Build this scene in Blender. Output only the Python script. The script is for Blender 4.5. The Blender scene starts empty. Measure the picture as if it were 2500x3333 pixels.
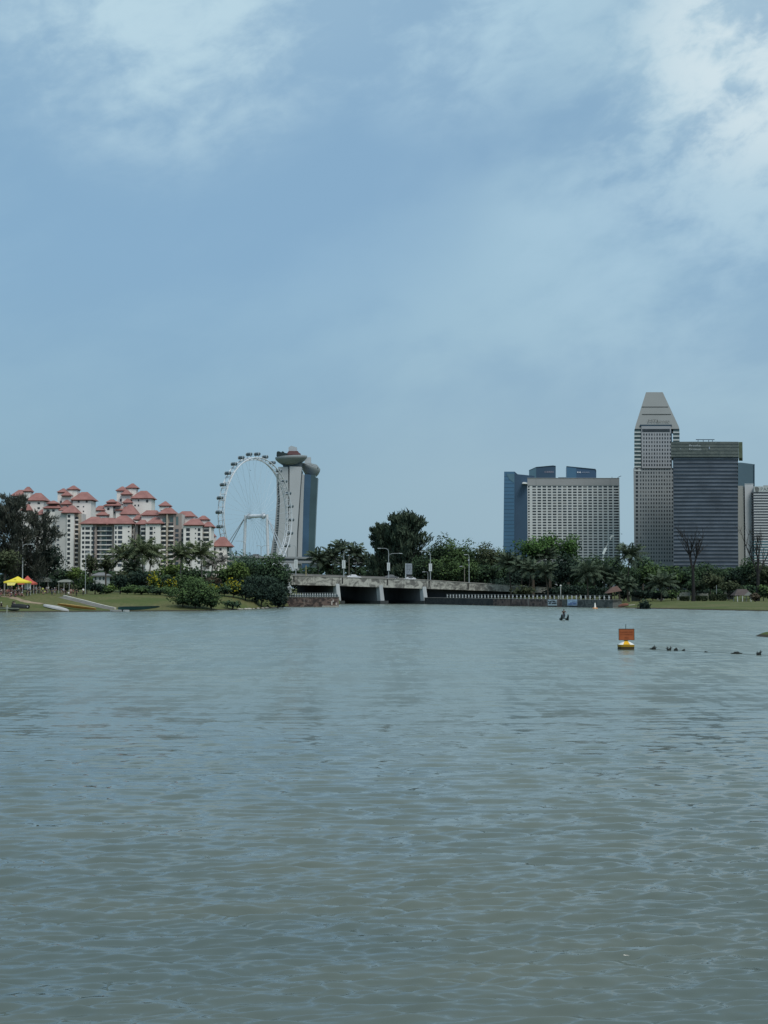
import bpy, bmesh, math, random
import numpy as np
from mathutils import Vector, Matrix, noise as mnoise

sc = bpy.context.scene
COL = sc.collection
R = math.radians
rnd = random.Random(7)

# ------------------------------------------------------------------ camera geometry
F, CX, CY, HC = 4800.0, 1250.0, 1666.5, 5.0
TH = math.atan((1913.0 - CY) / F)
CT, ST = math.cos(TH), math.sin(TH)

def at(px, py, Y):
    """point of the place at distance Y (m) that the surveyed photo shows at px, py"""
    u, v = (px - CX) / F, -(py - CY) / F
    dx, dy, dz = u, CT - v * ST, ST + v * CT
    s = Y / dy
    return Vector((dx * s, Y, HC + dz * s))
def wx(px, Y, py=1800): return at(px, py, Y).x
def wz(py, Y): return at(CX, py, Y).z

# ------------------------------------------------------------------ terrain height
SHX = [-900, -300, -95, -78, -54, -40, -31, -26, -24.5, -13.4, -13.2, 12.2, 12.6, 33, 56, 60, 81, 120, 300, 900]
SHY = [240, 285, 297, 300, 310, 318, 340, 372, 391, 391, 570, 570, 453, 408, 366, 358, 314, 292, 240, 150]
def shore(x): return float(np.interp(x, SHX, SHY))
def sstep(t):
    t = min(1.0, max(0.0, t)); return t * t * (3 - 2 * t)
def H(x, y):
    d = y - shore(x)
    if x < -24.5:
        k = sstep((x + 44) / 18.0)
        h = 0.25 * sstep(d / 1.5) + (3.15 - 0.85 * k) * sstep((d - 1) / (33.0 - 11 * k)) + 0.85 * sstep((d - 26) / 80.0)
        h += 0.10 * mnoise.noise(Vector((x * .12, y * .12, 1))) * sstep(d / 6)
    elif x < -13.3:
        h = 2.3 * sstep((d - 1.2) / 1.0)
    elif x < 12.4:
        h = 2.4 * sstep((d - 1) / 6)
    elif x < 57:
        h = 1.75 * sstep((d - 1.2) / 1.0) + 1.6 * sstep((d - 30) / 120.0)
    else:
        h = 0.35 * sstep(d / 1.2) + 0.95 * sstep((d - 1) / 70.0) + 1.6 * sstep((d - 85) / 120.0)
        h += 0.05 * mnoise.noise(Vector((x * .1, y * .1, 5))) * sstep(d / 6)
    if d < 0: h = -1.2 * sstep(-d / 3)
    return h
def gp(px, py):
    """where the sight line of px, py meets the ground"""
    y = 120.0
    while y < 700:
        p = at(px, py, y)
        if p.z <= max(H(p.x, y), 0.0): return Vector((p.x, y, max(H(p.x, y), 0)))
        y += 0.5
    return at(px, py, 700)

# ------------------------------------------------------------------ materials
MATS = {}
def nt_new(name):
    m = bpy.data.materials.new(name); m.use_nodes = True
    nt = m.node_tree; bs = nt.nodes['Principled BSDF']
    return m, nt, bs
def mat(name, col, rough=0.7, var=0.12, scale=0.6, metal=0.0, spec=0.3, streak=False):
    if name in MATS: return MATS[name]
    m, nt, bs = nt_new(name)
    bs.inputs['Roughness'].default_value = rough
    bs.inputs['Metallic'].default_value = metal
    bs.inputs['Specular IOR Level'].default_value = spec
    tc = nt.nodes.new('ShaderNodeNewGeometry')
    mp = nt.nodes.new('ShaderNodeMapping'); nt.links.new(tc.outputs['Position'], mp.inputs['Vector'])
    if streak: mp.inputs['Scale'].default_value = (1, 1, 0.12)
    nz = nt.nodes.new('ShaderNodeTexNoise'); nz.inputs['Scale'].default_value = scale
    nz.inputs['Detail'].default_value = 5
    nt.links.new(mp.outputs[0], nz.inputs['Vector'])
    rp = nt.nodes.new('ShaderNodeValToRGB')
    rp.color_ramp.elements[0].position = 0.3; rp.color_ramp.elements[1].position = 0.7
    a = [max(0, c * (1 - var)) for c in col]; b = [min(1, c * (1 + var)) for c in col]
    rp.color_ramp.elements[0].color = (*a, 1); rp.color_ramp.elements[1].color = (*b, 1)
    nt.links.new(nz.outputs['Fac'], rp.inputs['Fac'])
    nt.links.new(rp.outputs['Color'], bs.inputs['Base Color'])
    MATS[name] = m; return m

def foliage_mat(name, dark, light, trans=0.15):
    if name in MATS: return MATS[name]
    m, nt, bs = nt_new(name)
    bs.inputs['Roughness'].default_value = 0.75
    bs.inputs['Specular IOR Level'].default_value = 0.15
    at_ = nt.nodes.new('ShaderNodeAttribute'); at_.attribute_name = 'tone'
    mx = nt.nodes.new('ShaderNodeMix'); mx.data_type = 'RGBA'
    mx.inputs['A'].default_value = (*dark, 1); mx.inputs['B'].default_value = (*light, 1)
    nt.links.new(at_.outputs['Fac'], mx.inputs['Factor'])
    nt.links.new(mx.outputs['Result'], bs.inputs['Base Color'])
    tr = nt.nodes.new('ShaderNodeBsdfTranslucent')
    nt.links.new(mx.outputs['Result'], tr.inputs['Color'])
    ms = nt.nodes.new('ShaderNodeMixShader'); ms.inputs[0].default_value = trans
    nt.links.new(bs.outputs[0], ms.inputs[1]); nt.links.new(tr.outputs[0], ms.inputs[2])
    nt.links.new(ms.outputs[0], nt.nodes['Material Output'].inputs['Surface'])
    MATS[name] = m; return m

# ------------------------------------------------------------------ mesh building
class MB:
    def __init__(self): self.v = []; self.f = []
    def add(self, vs, fs):
        b = len(self.v); self.v += [tuple(p) for p in vs]; self.f += [tuple(b + i for i in f) for f in fs]; return self
    def box(self, x0, x1, y0, y1, z0, z1):
        return self.add([(x0,y0,z0),(x1,y0,z0),(x1,y1,z0),(x0,y1,z0),(x0,y0,z1),(x1,y0,z1),(x1,y1,z1),(x0,y1,z1)],
                        [(0,3,2,1),(4,5,6,7),(0,1,5,4),(1,2,6,5),(2,3,7,6),(3,0,4,7)])
    def obox(self, c, sx, sy, sz, rz=0.0, rx=0.0, ry=0.0):
        M = Matrix.Translation(c) @ Matrix.Rotation(rz, 4, 'Z') @ Matrix.Rotation(ry, 4, 'Y') @ Matrix.Rotation(rx, 4, 'X')
        vs = [M @ Vector((x*sx/2, y*sy/2, z*sz/2)) for z in (-1,1) for (x,y) in ((-1,-1),(1,-1),(1,1),(-1,1))]
        return self.add(vs, [(0,3,2,1),(4,5,6,7),(0,1,5,4),(1,2,6,5),(2,3,7,6),(3,0,4,7)])
    def prism(self, poly, y0, y1):
        """poly of (x, z) extruded in y"""
        n = len(poly)
        vs = [(x, y0, z) for x, z in poly] + [(x, y1, z) for x, z in poly]
        fs = [tuple(range(n)), tuple(reversed(range(n, 2*n)))]
        fs += [(i, i+n, (i+1) % n + n, (i+1) % n) for i in range(n)]
        return self.add(vs, fs)
    def loft(self, rings, cap=True):
        n = len(rings[0]); vs = [p for r in rings for p in r]; fs = []
        for k in range(len(rings)-1):
            for i in range(n):
                j = (i+1) % n
                fs.append((k*n+i, k*n+j, (k+1)*n+j, (k+1)*n+i))
        if cap: fs += [tuple(reversed(range(n))), tuple(range((len(rings)-1)*n, len(rings)*n))]
        return self.add(vs, fs)
    def tube(self, pts, rads, n=6):
        pts = [Vector(p) for p in pts]
        if not hasattr(rads, '__len__'): rads = [rads]*len(pts)
        rings = []
        for i, p in enumerate(pts):
            d = (pts[min(i+1, len(pts)-1)] - pts[max(i-1, 0)])
            d = d.normalized() if d.length > 1e-9 else Vector((0,0,1))
            a = d.cross(Vector((0,0,1)) if abs(d.z) < .9 else Vector((1,0,0))).normalized(); b = d.cross(a)
            rings.append([p + (a*math.cos(t) + b*math.sin(t))*rads[i] for t in [2*math.pi*k/n for k in range(n)]])
        return self.loft(rings)
    def lathe(self, c, prof, n=16, sx=1, sy=1):
        return self.loft([[Vector((c[0]+r*sx*math.cos(2*math.pi*k/n), c[1]+r*sy*math.sin(2*math.pi*k/n), c[2]+z)) for k in range(n)] for r, z in prof])
    def ball(self, c, rx, ry, rz, n=10, m=6):
        rings = []
        for j in range(m+1):
            th = min(max(math.pi*j/m, .12), math.pi-.12)
            rings.append([Vector((c[0]+rx*math.sin(th)*math.cos(2*math.pi*k/n), c[1]+ry*math.sin(th)*math.sin(2*math.pi*k/n), c[2]-rz*math.cos(th))) for k in range(n)])
        return self.loft(rings)
    def hip(self, x0, x1, y0, y1, ze, zt, over=0.8, eave=0.35, ridge=0.35, flare=True):
        """hipped roof with a slight upward-curved (pagoda) profile"""
        cx, cy = (x0+x1)/2, (y0+y1)/2; hx, hy = (x1-x0)/2, (y1-y0)/2
        rx_, ry_ = hx*ridge, hy*ridge*0.3
        rings = []
        for k, (t, z) in enumerate(((1.0, -eave), (1.0, 0.0), (0.62, 0.36), (0.30, 0.70), (0.0, 1.0))):
            ax = rx_ + (hx + over - rx_)*t; ay = ry_ + (hy + over - ry_)*t
            zz = ze + (z*(zt-ze) if k else z)
            rings.append([Vector((cx+sx*ax, cy+sy*ay, zz)) for sx, sy in ((-1,-1),(1,-1),(1,1),(-1,1))])
        return self.loft(rings)
    def build(self, name, material, parent=None, smooth=False, origin=None):
        me = bpy.data.meshes.new(name)
        o = Vector(origin) if origin is not None else (parent_base(parent) if parent else Vector((0,0,0)))
        me.from_pydata([(a-o.x, b-o.y, c-o.z) for a, b, c in self.v], [], self.f)
        me.materials.append(material)
        if smooth:
            me.polygons.foreach_set('use_smooth', [True]*len(me.polygons))
        ob = bpy.data.objects.new(name, me); COL.objects.link(ob)
        if parent: ob.parent = parent
        elif origin is not None: ob.location = o
        return ob
def parent_base(p):
    while p.parent: p = p.parent
    return Vector(p.location)
def tag(o, label=None, cat=None, group=None, kind=None):
    if label: o['label'] = label
    if cat: o['category'] = cat
    if group: o['group'] = group
    if kind: o['kind'] = kind
    return o
def thing(name, label, cat, loc=(0,0,0), group=None):
    o = bpy.data.objects.new(name, None); o.empty_display_size = 0.2
    o.location = loc; COL.objects.link(o)
    return tag(o, label, cat, group)
def struct(o): o['kind'] = 'structure'; return o
def copy_tree(o, parent=None):
    c = o.copy(); COL.objects.link(c); c.parent = parent
    for ch in o.children: copy_tree(ch, c)
    return c
def recalc(ob):
    bm = bmesh.new(); bm.from_mesh(ob.data); bmesh.ops.recalc_face_normals(bm, faces=bm.faces); bm.to_mesh(ob.data); bm.free()

def text_part(s, size, pos, parent, material, name='lettering', extr=0.05, align='LEFT', sx=1.0):
    cu = bpy.data.curves.new('txt', 'FONT'); cu.body = s; cu.size = size; cu.extrude = extr; cu.align_x = align
    cu.resolution_u = 2
    tmp = bpy.data.objects.new('txt', cu); COL.objects.link(tmp)
    dg = bpy.context.evaluated_depsgraph_get(); dg.update()
    me = bpy.data.meshes.new_from_object(tmp.evaluated_get(dg))
    bpy.data.objects.remove(tmp)
    b = parent_base(parent)
    M = Matrix.Translation(Vector(pos) - b) @ Matrix.Rotation(R(90), 4, 'X') @ Matrix.Diagonal((sx, 1, 1, 1))
    me.transform(M); me.materials.clear(); me.materials.append(material)
    me.name = name
    o = bpy.data.objects.new(name, me); COL.objects.link(o); o.parent = parent
    return o

def many(parts, name, material, parent, limit=100, key=None):
    """parts: list of boxes (x0,x1,y0,y1,z0,z1); first `limit` are single parts, the rest one stuff part"""
    if key: parts = sorted(parts, key=key)
    g = random.Random(len(parts)); ms = material if isinstance(material, list) else [material]
    pick = lambda: ms[0] if len(ms) == 1 or g.random() < .70 else g.choice(ms[1:])
    for b in parts[:limit]:
        MB().box(*b).build(name, pick(), parent)
    if len(parts) > limit:
        m = MB()
        for b in parts[limit:]: m.box(*b)
        o = m.build(name, ms[0], parent); o['kind'] = 'stuff'
        for q in ms[1:]: o.data.materials.append(q)
        for i in range(len(parts)-limit):
            k = ms.index(pick())
            for j in range(6): o.data.polygons[i*6+j].material_index = k
# ------------------------------------------------------------------ foliage: tone paints lit tops and shaded insides into the leaf colour
def quads_object(name, C, U, V, tone, material, parent, tri=False):
    """N leaf quads: centre C, half axes U, V (Nx3), tone N"""
    n = len(C)
    if n == 0: return None
    co = np.empty((n, 4, 3), dtype=np.float32)
    co[:,0] = C - U - V*0.55; co[:,1] = C + U - V*0.55; co[:,2] = C + U*0.55 + V; co[:,3] = C - U*0.55 + V
    b = np.array(parent_base(parent)) if parent else np.zeros(3)
    co -= b.astype(np.float32)
    me = bpy.data.meshes.new(name)
    me.vertices.add(4*n); me.vertices.foreach_set('co', co.reshape(-1))
    me.loops.add(4*n); me.loops.foreach_set('vertex_index', np.arange(4*n, dtype=np.int32))
    me.polygons.add(n); me.polygons.foreach_set('loop_start', np.arange(0, 4*n, 4, dtype=np.int32))
    try: me.polygons.foreach_set('loop_total', np.full(n, 4, dtype=np.int32))
    except Exception: pass
    a = me.attributes.new('tone', 'FLOAT', 'POINT'); a.data.foreach_set('value', np.repeat(tone.astype(np.float32), 4))
    me.update(); me.validate()
    me.materials.append(material)
    o = bpy.data.objects.new(name, me); COL.objects.link(o)
    if parent: o.parent = parent
    return o
def unit(a): return a / np.maximum(np.linalg.norm(a, axis=1, keepdims=True), 1e-9)
def basis(N, g):
    r = unit(g.normal(size=N.shape)); U = unit(np.cross(N, r)); return U, np.cross(N, U)

def broad_crown(c, r, n, seed, leaf, blobs=22, flat=0.0, irr=0.35):
    g = np.random.default_rng(seed); c = np.array(c); r = np.array(r)
    d = unit(g.normal(size=(blobs, 3))); d[:,2] = np.where(d[:,2] < -0.35, -d[:,2]*.6, d[:,2])
    rad = g.uniform(0.35, 0.78, blobs)
    P = d*rad[:,None]; P[:,2] *= (1-flat)
    br = g.uniform(0.28, 0.30+irr*0.62, blobs)
    btone = np.clip(g.normal(0.42, 0.2, blobs), 0.05, 0.95)
    w = br**2; idx = g.choice(blobs, n, p=w/w.sum())
    dd = unit(g.normal(size=(n, 3))); dd[:,2] += 0.18; dd = unit(dd)
    rr = g.uniform(0.55, 1.08, n)**0.7
    pts = P[idx] + dd*(br[idx]*rr)[:,None]
    # thin out into twiggy edge
    N = unit(dd + 0.75*unit(g.normal(size=(n, 3))) + np.array([0,0,.35]))
    U, V = basis(N, g)
    s = leaf*g.uniform(0.5, 1.25, n)
    tone = btone[idx] + 0.28*dd[:,2] + 0.22*pts[:,2] + g.normal(0, .12, n)  # upward and higher leaves painted lighter, as if lit from above
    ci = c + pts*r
    m = n//5                                       # inner leaves darkened to paint the crown's inner shade
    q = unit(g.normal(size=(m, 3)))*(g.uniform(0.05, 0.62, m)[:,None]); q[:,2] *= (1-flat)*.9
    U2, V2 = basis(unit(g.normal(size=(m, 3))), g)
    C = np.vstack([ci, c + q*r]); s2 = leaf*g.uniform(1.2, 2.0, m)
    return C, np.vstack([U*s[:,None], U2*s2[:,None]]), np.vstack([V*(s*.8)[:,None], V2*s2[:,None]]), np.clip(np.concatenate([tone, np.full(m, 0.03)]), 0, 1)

def casuarina_crown(base, top, r, n, seed, leafw, lean=0.0, wisp=1.0, sprd=.2):
    """feathery: many ascending branches carrying long thin sprays"""
    g = np.random.default_rng(seed); Cs, Us, Vs, T = [], [], [], []
    h = top - base[2]; nb = 110; per = n//nb
    for k in range(nb):
        t = g.uniform(0.06, 0.9); az = g.uniform(0, 2*math.pi)
        prof = (0.62+0.38*math.sin(math.pi*min(1, t*0.9+.12)))
        L = r*prof*g.uniform(.55, 1.12); up = h*g.uniform(.10, .30)*(1.05-t*.45)
        if t > .72: up = (h*(1.0-t))*g.uniform(.35, 1.0); L *= .88
        p0 = np.array([base[0]+lean*t*h*.4, base[1], base[2]+h*t*.92])
        tip = p0 + np.array([math.cos(az)*L + lean*L*.5, math.sin(az)*L, up])
        tip[2] = min(tip[2], top)
        s = g.uniform(0.12, 1.0, per)**.8
        P = p0 + (tip-p0)*s[:,None] + np.stack([np.zeros(per), np.zeros(per), h*.035*np.sin(s*3.1)], 1)
        spread = r*sprd*(1.15-s)[:,None]*(1.05-.5*t)
        P = P + g.normal(size=(per, 3))*spread*np.array([1, 1, 1.2])
        d = unit((tip-p0)[None]*.5/np.linalg.norm(tip-p0) + g.normal(size=(per, 3))*.42 + np.array([0, 0, .75*wisp]))
        U, _ = basis(d, g)
        ln = g.uniform(.45, 1.05, per)*r*.17
        Cs.append(P); Us.append(U*(leafw*g.uniform(.6, 1.3, per))[:,None]); Vs.append(d*ln[:,None])
        T.append(np.clip(g.normal(.32, .16) + .35*(s-.5) + g.normal(0, .12, per) + .25*(t-.5), 0, 1))
    return np.vstack(Cs), np.vstack(Us), np.vstack(Vs), np.concatenate(T)

def palm_crown(c, L, seed, nf=20, droop=1.0, w=0.1, dead=0.0):
    g = np.random.default_rng(seed); Cs, Us, Vs, T = [], [], [], []
    for k in range(nf):
        az = 2*math.pi*(k*0.382) + g.uniform(-.25, .25); e = R(82 - 100*(k/nf)**1.1) + g.uniform(-.12, .12)
        l = L*g.uniform(.85, 1.1)*(0.8 if k < 3 else 1)
        m = 26; s = np.linspace(0.05, 1, m)
        ang = e - droop*(s**1.6)*R(62)*(1.0 if k > 2 else .4)
        ds = l/m
        hx = np.cumsum(np.cos(ang)*ds); hz = np.cumsum(np.sin(ang)*ds)
        dirh = np.array([math.cos(az), math.sin(az), 0]); side = np.array([-math.sin(az), math.cos(az), 0])
        P = np.array(c) + hx[:,None]*dirh + hz[:,None]*np.array([0,0,1])
        tang = np.cos(ang)[:,None]*dirh + np.sin(ang)[:,None]*np.array([0,0,1])
        # rachis
        Cs.append(P); Us.append(np.repeat(side[None]*.05, m, 0)); Vs.append(tang*ds*.8); T.append(np.full(m, .85))
        tone = np.clip(.30 + .38*math.sin(max(e, -.4)) + g.normal(0, .12), .05, .95)  # upper fronds get a lighter tone to paint the light on them
        for sg in (-1, 1):
            ll = l*.27*np.sin(np.pi*np.clip(s*.93+.07, 0, 1))**.6*g.uniform(.8, 1.15, m)
            d = unit(side[None]*sg*.75 + tang*.45 + np.array([0,0,-.55])*g.uniform(.5, 1.5, (m,1)))
            W = unit(np.cross(d, np.cross(tang, side)+1e-3))
            Cs.append(P + d*(ll*.5)[:,None]); Us.append(unit(tang + g.normal(0,.1,(m,3)))*w*g.uniform(.7,1.2,(m,1))); Vs.append(d*(ll*.55)[:,None])
            T.append(np.clip(tone + g.normal(0, .1, m), 0, 1))
    return np.vstack(Cs), np.vstack(Us), np.vstack(Vs), np.concatenate(T)

G_DARK  = foliage_mat('foliage_dark',  (0.013, 0.026, 0.019), (0.065, 0.110, 0.052))
G_VDARK = foliage_mat('foliage_very_dark', (0.010, 0.021, 0.018), (0.036, 0.062, 0.041))
G_MID   = foliage_mat('foliage_mid',   (0.018, 0.036, 0.018), (0.096, 0.155, 0.052))
G_LIGHT = foliage_mat('foliage_light', (0.033, 0.058, 0.018), (0.142, 0.206, 0.052))
G_OLIVE = foliage_mat('foliage_olive', (0.029, 0.039, 0.023), (0.096, 0.116, 0.058))
G_BRIGHT= foliage_mat('foliage_bright',(0.023, 0.052, 0.019), (0.097, 0.184, 0.049))
G_HAZY  = foliage_mat('foliage_hazy',  (0.033, 0.058, 0.052), (0.096, 0.149, 0.096))
G_CAS   = foliage_mat('foliage_feather', (.022, .038, .028), (0.107, 0.142, 0.090))
G_CASBR = foliage_mat('foliage_feather_brown', (0.026, 0.036, 0.031), (0.110, 0.116, 0.090))
G_PALM  = foliage_mat('palm_green',    (0.026, 0.042, 0.023), (0.180, 0.217, 0.112))
G_PALMD = foliage_mat('palm_dark',     (0.018, 0.031, 0.023), (0.112, 0.150, 0.093))
G_PALMG = foliage_mat('palm_grey',     (0.078, 0.078, 0.072), (0.360, 0.345, 0.315))
G_YEL   = foliage_mat('blossom_yellow',(.150, .140, .012), (.400, .350, .020))
G_BROWN = foliage_mat('foliage_brown', (0.039, 0.031, 0.023), (0.116, 0.096, 0.065))
BARK    = mat('bark', (.075, .062, .050), .9, .3, 3)
BARKD   = mat('bark_dark', (.022, .022, .022), .9, .3, 3)
BARKP   = mat('palm_bark', (.20, .18, .155), .9, .2, 3)

SEED = [100]
def base_of(px, D): 
    x = wx(px, D, 1900); return Vector((x, D, H(x, D)))
def leafsize(D): return 0.27 * D / 400.0
def broadleaf(px, ytop, hw, D, material, label, cat='tree', group=None, cb=None, ybase=None, name='broadleaf_tree', dens=1.0, flat=0.0, flowers=None, stem=True, irr=.35, blobs=22):
    SEED[0] += 1; sd = SEED[0]; g = random.Random(sd)
    b = base_of(px, D)
    if ybase is not None: b.z = min(wz(ybase, D), b.z)
    zt = wz(ytop, D); r = hw*D/F
    h = zt - b.z
    cbz = wz(cb, D) if cb is not None else b.z + h*(.10 if name == 'broadleaf_tree' else -.06)
    t = thing(name, label, cat, b, group)
    c = (b.x, b.y, (zt+cbz)/2); rz = (zt-cbz)/2
    area = r*rz; lf = leafsize(D)
    n = int(max(260, min(5200, dens*area*8.5/(lf/.21)**2*1.0*12)))
    n = int(min(n*1.2, 6000))
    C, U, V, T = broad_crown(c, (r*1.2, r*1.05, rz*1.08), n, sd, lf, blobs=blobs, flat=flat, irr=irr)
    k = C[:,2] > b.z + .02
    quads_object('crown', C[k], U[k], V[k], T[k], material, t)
    if flowers:
        gg = np.random.default_rng(sd+5000)
        top = C[np.linalg.norm((C-np.array(c))/np.array([r, r, rz]), axis=1) > .55]
        ch = top[gg.choice(len(top), min(len(top), int(len(top)*.40)), replace=False)]
        off = unit(ch-np.array(c))*lf*.9
        U2, V2 = basis(unit(gg.normal(size=ch.shape)+np.array([0,-.5,.6])), gg)
        quads_object('blossom', ch+off, U2*lf*.85, V2*lf*.85, gg.uniform(0, 1, len(ch)), flowers, t)
    if stem:
        m = MB(); rt = max(.12, h*.022)
        topz = cbz + (zt-cbz)*.55
        lx = g.uniform(-.4, .4)
        m.tube([b - Vector((0,0,.3)), (b.x+lx*.4, b.y, b.z+(topz-b.z)*.5), (b.x+lx, b.y, topz)], [rt*1.35, rt, rt*.5], 7)
        for k in range(5):
            a = g.uniform(0, 6.28); z0 = b.z + (topz-b.z)*g.uniform(.4, .85)
            e = Vector((math.cos(a)*r*.6, math.sin(a)*r*.5, rz*g.uniform(.3, .8)))
            p0 = Vector((b.x+lx*.6, b.y, z0)); m.tube([p0, p0+e*.5+Vector((0,0,.15*rz)), p0+e], [rt*.5, rt*.32, rt*.12], 5)
        m.build('trunk', BARK if material is not G_VDARK else BARKD, t)
    return t
def shrub(px, ytop, hw, D, material, label, **k):
    k.setdefault('name', 'shrub'); k.setdefault('cat', 'shrub'); k.setdefault('stem', True)
    return broadleaf(px, ytop, hw, D, material, label, **k)
def casuarina(px, ytop, hw, D, material, label, lean=0.0, n=5200, group=None, wisp=1.0, w=None, sprd=.2):
    SEED[0] += 1; sd = SEED[0]
    b = base_of(px, D); zt = wz(ytop, D); r = hw*D/F
    t = thing('casuarina_tree', label, 'tree', b, group)
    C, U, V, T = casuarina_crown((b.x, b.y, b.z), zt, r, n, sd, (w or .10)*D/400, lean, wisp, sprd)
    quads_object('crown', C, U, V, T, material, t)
    m = MB(); h = zt-b.z
    m.tube([b-Vector((0,0,.3)), b+Vector((lean*h*.15,0,h*.4)), b+Vector((lean*h*.35,0,h*.85))], [h*.02, h*.013, h*.004], 7)
    g = random.Random(sd)
    for k in range(12):
        tt = g.uniform(.2, .75); a = g.uniform(0, 6.28); p = b+Vector((lean*h*tt*.4, 0, h*tt))
        m.tube([p, p+Vector((math.cos(a)*r*.45+lean*r*.3, math.sin(a)*r*.45, h*.12)), p+Vector((math.cos(a)*r*.75+lean*r*.5, math.sin(a)*r*.75, h*.24))], [h*.006, h*.004, h*.001], 5)
    m.build('trunk', BARK, t); return t
def palm(px, yc, hw, D, material, label, group=None, lean=0.0, nf=25, droop=1.05, w=.14):
    SEED[0] += 1; sd = SEED[0]; g = random.Random(sd)
    b = base_of(px, D); zc = wz(yc, D); L = hw*D/F*1.32
    b.x -= lean
    t = thing('coconut_palm', label, 'palm tree', b, group)
    top = Vector((b.x+lean, b.y, zc))
    C, U, V, T = palm_crown(top, L, sd, nf, droop, w*D/400)
    quads_object('crown', C, U, V, T, material, t)
    m = MB(); h = zc-b.z
    pts = [Vector((b.x+lean*(s**1.7), b.y+.3*math.sin(s*3), b.z-.3+(h+.3)*s)) for s in [i/8 for i in range(9)]]
    m.tube(pts, [.24-.10*i/8 for i in range(9)], 7); m.build('trunk', BARKP if material is not G_PALMD else BARK, t)
    return t
def bare_tree(px, ytop, ybase, hw, D, label, seed):
    b = base_of(px, D); zt = wz(ytop, D); h = zt-b.z; g = random.Random(seed)
    t = thing('bare_tree', label, 'tree', b)
    tr = MB(); br = MB()
    fork = b + Vector((g.uniform(-.2,.2), 0, h*.46))
    tr.tube([b-Vector((0,0,.3)), b+Vector((.08,0,h*.2)), fork], [.62, .48, .40], 9); tr.build('trunk', BARKD, t)
    W = hw*D/F
    def grow(p, d, L, r, lev):
        n = 4; pts = [p]; rads = [r]; q = p.copy(); dd = d.copy()
        for i in range(n):
            dd = (dd + Vector((g.uniform(-.14,.14), g.uniform(-.14,.14), .05))).normalized()
            q = q + dd*L/n; pts.append(q.copy()); rads.append(r*(1-.62*(i+1)/n))
        br.tube(pts, rads, 5)
        if lev < 3:
            for k in range(3 if lev else 4):
                i = g.randint(2, n); a = g.uniform(-.75, .75)
                nd = (Vector((dd.x + a, dd.y + g.uniform(-.5,.5), dd.z*.8+.25))).normalized()
                grow(pts[i], nd, L*g.uniform(.4, .6), rads[i]*.8+.012, lev+1)
    for dx in (-.34, -.06, .22, .5):
        d = Vector((dx*W*1.3, g.uniform(-1, 1), h*.46)).normalized()
        grow(fork-Vector((0,0,h*.06*abs(dx))), d, h*g.uniform(.38, .5), .27, 0)
    br.build('branches', BARKD, t); return t
# ------------------------------------------------------------------ camera, sun, sky
cam = bpy.data.cameras.new('camera'); cam_o = bpy.data.objects.new('camera', cam); COL.objects.link(cam_o)
cam.sensor_fit = 'VERTICAL'; cam.sensor_height = 36.0; cam.lens = 36.0 * F / 3333.0
cam.clip_start = 0.5; cam.clip_end = 30000
cam_o.location = (0, 0, HC); cam_o.rotation_euler = (R(90) + TH, 0, 0)
sc.camera = cam_o
sc.view_settings.view_transform = 'Standard'; sc.view_settings.look = 'None'
sc.view_settings.exposure = 0; sc.view_settings.gamma = 1
sc.cycles.max_bounces = 5; sc.cycles.diffuse_bounces = 2; sc.cycles.glossy_bounces = 3
sc.cycles.transmission_bounces = 3; sc.cycles.transparent_max_bounces = 4
sc.cycles.sample_clamp_indirect = 4

SUN_AZ, SUN_EL = 146.0, 54.0           # degrees clockwise from the view direction, above the horizon
sd = Vector((math.sin(R(SUN_AZ))*math.cos(R(SUN_EL)), math.cos(R(SUN_AZ))*math.cos(R(SUN_EL)), math.sin(R(SUN_EL))))
sun = bpy.data.lights.new('sun', 'SUN'); sun.energy = 2.1; sun.angle = R(25); sun.color = (1.0, .965, .91)
sun_o = bpy.data.objects.new('sun', sun); COL.objects.link(sun_o)
sun_o.rotation_euler = sd.to_track_quat('Z', 'Y').to_euler(); sun_o.location = (300, -100, 500)

w = bpy.data.worlds.new('World'); sc.world = w; w.use_nodes = True
nt = w.node_tree; nt.nodes.clear(); N = nt.nodes.new; L = nt.links.new
out = N('ShaderNodeOutputWorld'); bg = N('ShaderNodeBackground'); bg.inputs['Strength'].default_value = 0.1
L(bg.outputs[0], out.inputs['Surface'])
sky = N('ShaderNodeTexSky'); sky.sky_type = 'NISHITA'; sky.sun_disc = False
sky.sun_elevation = R(SUN_EL); sky.sun_rotation = R(SUN_AZ); sky.air_density = 1.2; sky.dust_density = 2.0
tc = N('ShaderNodeTexCoord')
def vmath(op, a, b=None):
    n = N('ShaderNodeVectorMath'); n.operation = op
    if hasattr(a, 'links'): L(a, n.inputs[0])
    else: n.inputs[0].default_value = a
    if b is not None:
        if hasattr(b, 'links'): L(b, n.inputs[1])
        else: n.inputs[1].default_value = b
    return n
def fmath(op, a, b=None, clamp=False):
    n = N('ShaderNodeMath'); n.operation = op; n.use_clamp = clamp
    for i, q in enumerate((a, b)):
        if q is None: continue
        if hasattr(q, 'links'): L(q, n.inputs[i])
        else: n.inputs[i].default_value = q
    return n.outputs[0]
def mrange(v, a, b, c=0.0, d=1.0):
    n = N('ShaderNodeMapRange'); n.interpolation_type = 'SMOOTHSTEP'
    L(v, n.inputs['Value'])
    for k, q in zip(('From Min','From Max','To Min','To Max'), (a,b,c,d)): n.inputs[k].default_value = q
    return n.outputs[0]
def cmix(f, a, b):
    n = N('ShaderNodeMix'); n.data_type = 'RGBA'
    if hasattr(f, 'links'): L(f, n.inputs['Factor'])
    else: n.inputs['Factor'].default_value = f
    for k, q in (('A', a), ('B', b)):
        if hasattr(q, 'links'): L(q, n.inputs[k])
        else: n.inputs[k].default_value = (*q, 1)
    return n.outputs['Result']
D_ = tc.outputs['Generated']
dirn = vmath('NORMALIZE', D_).outputs['Vector']
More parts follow.
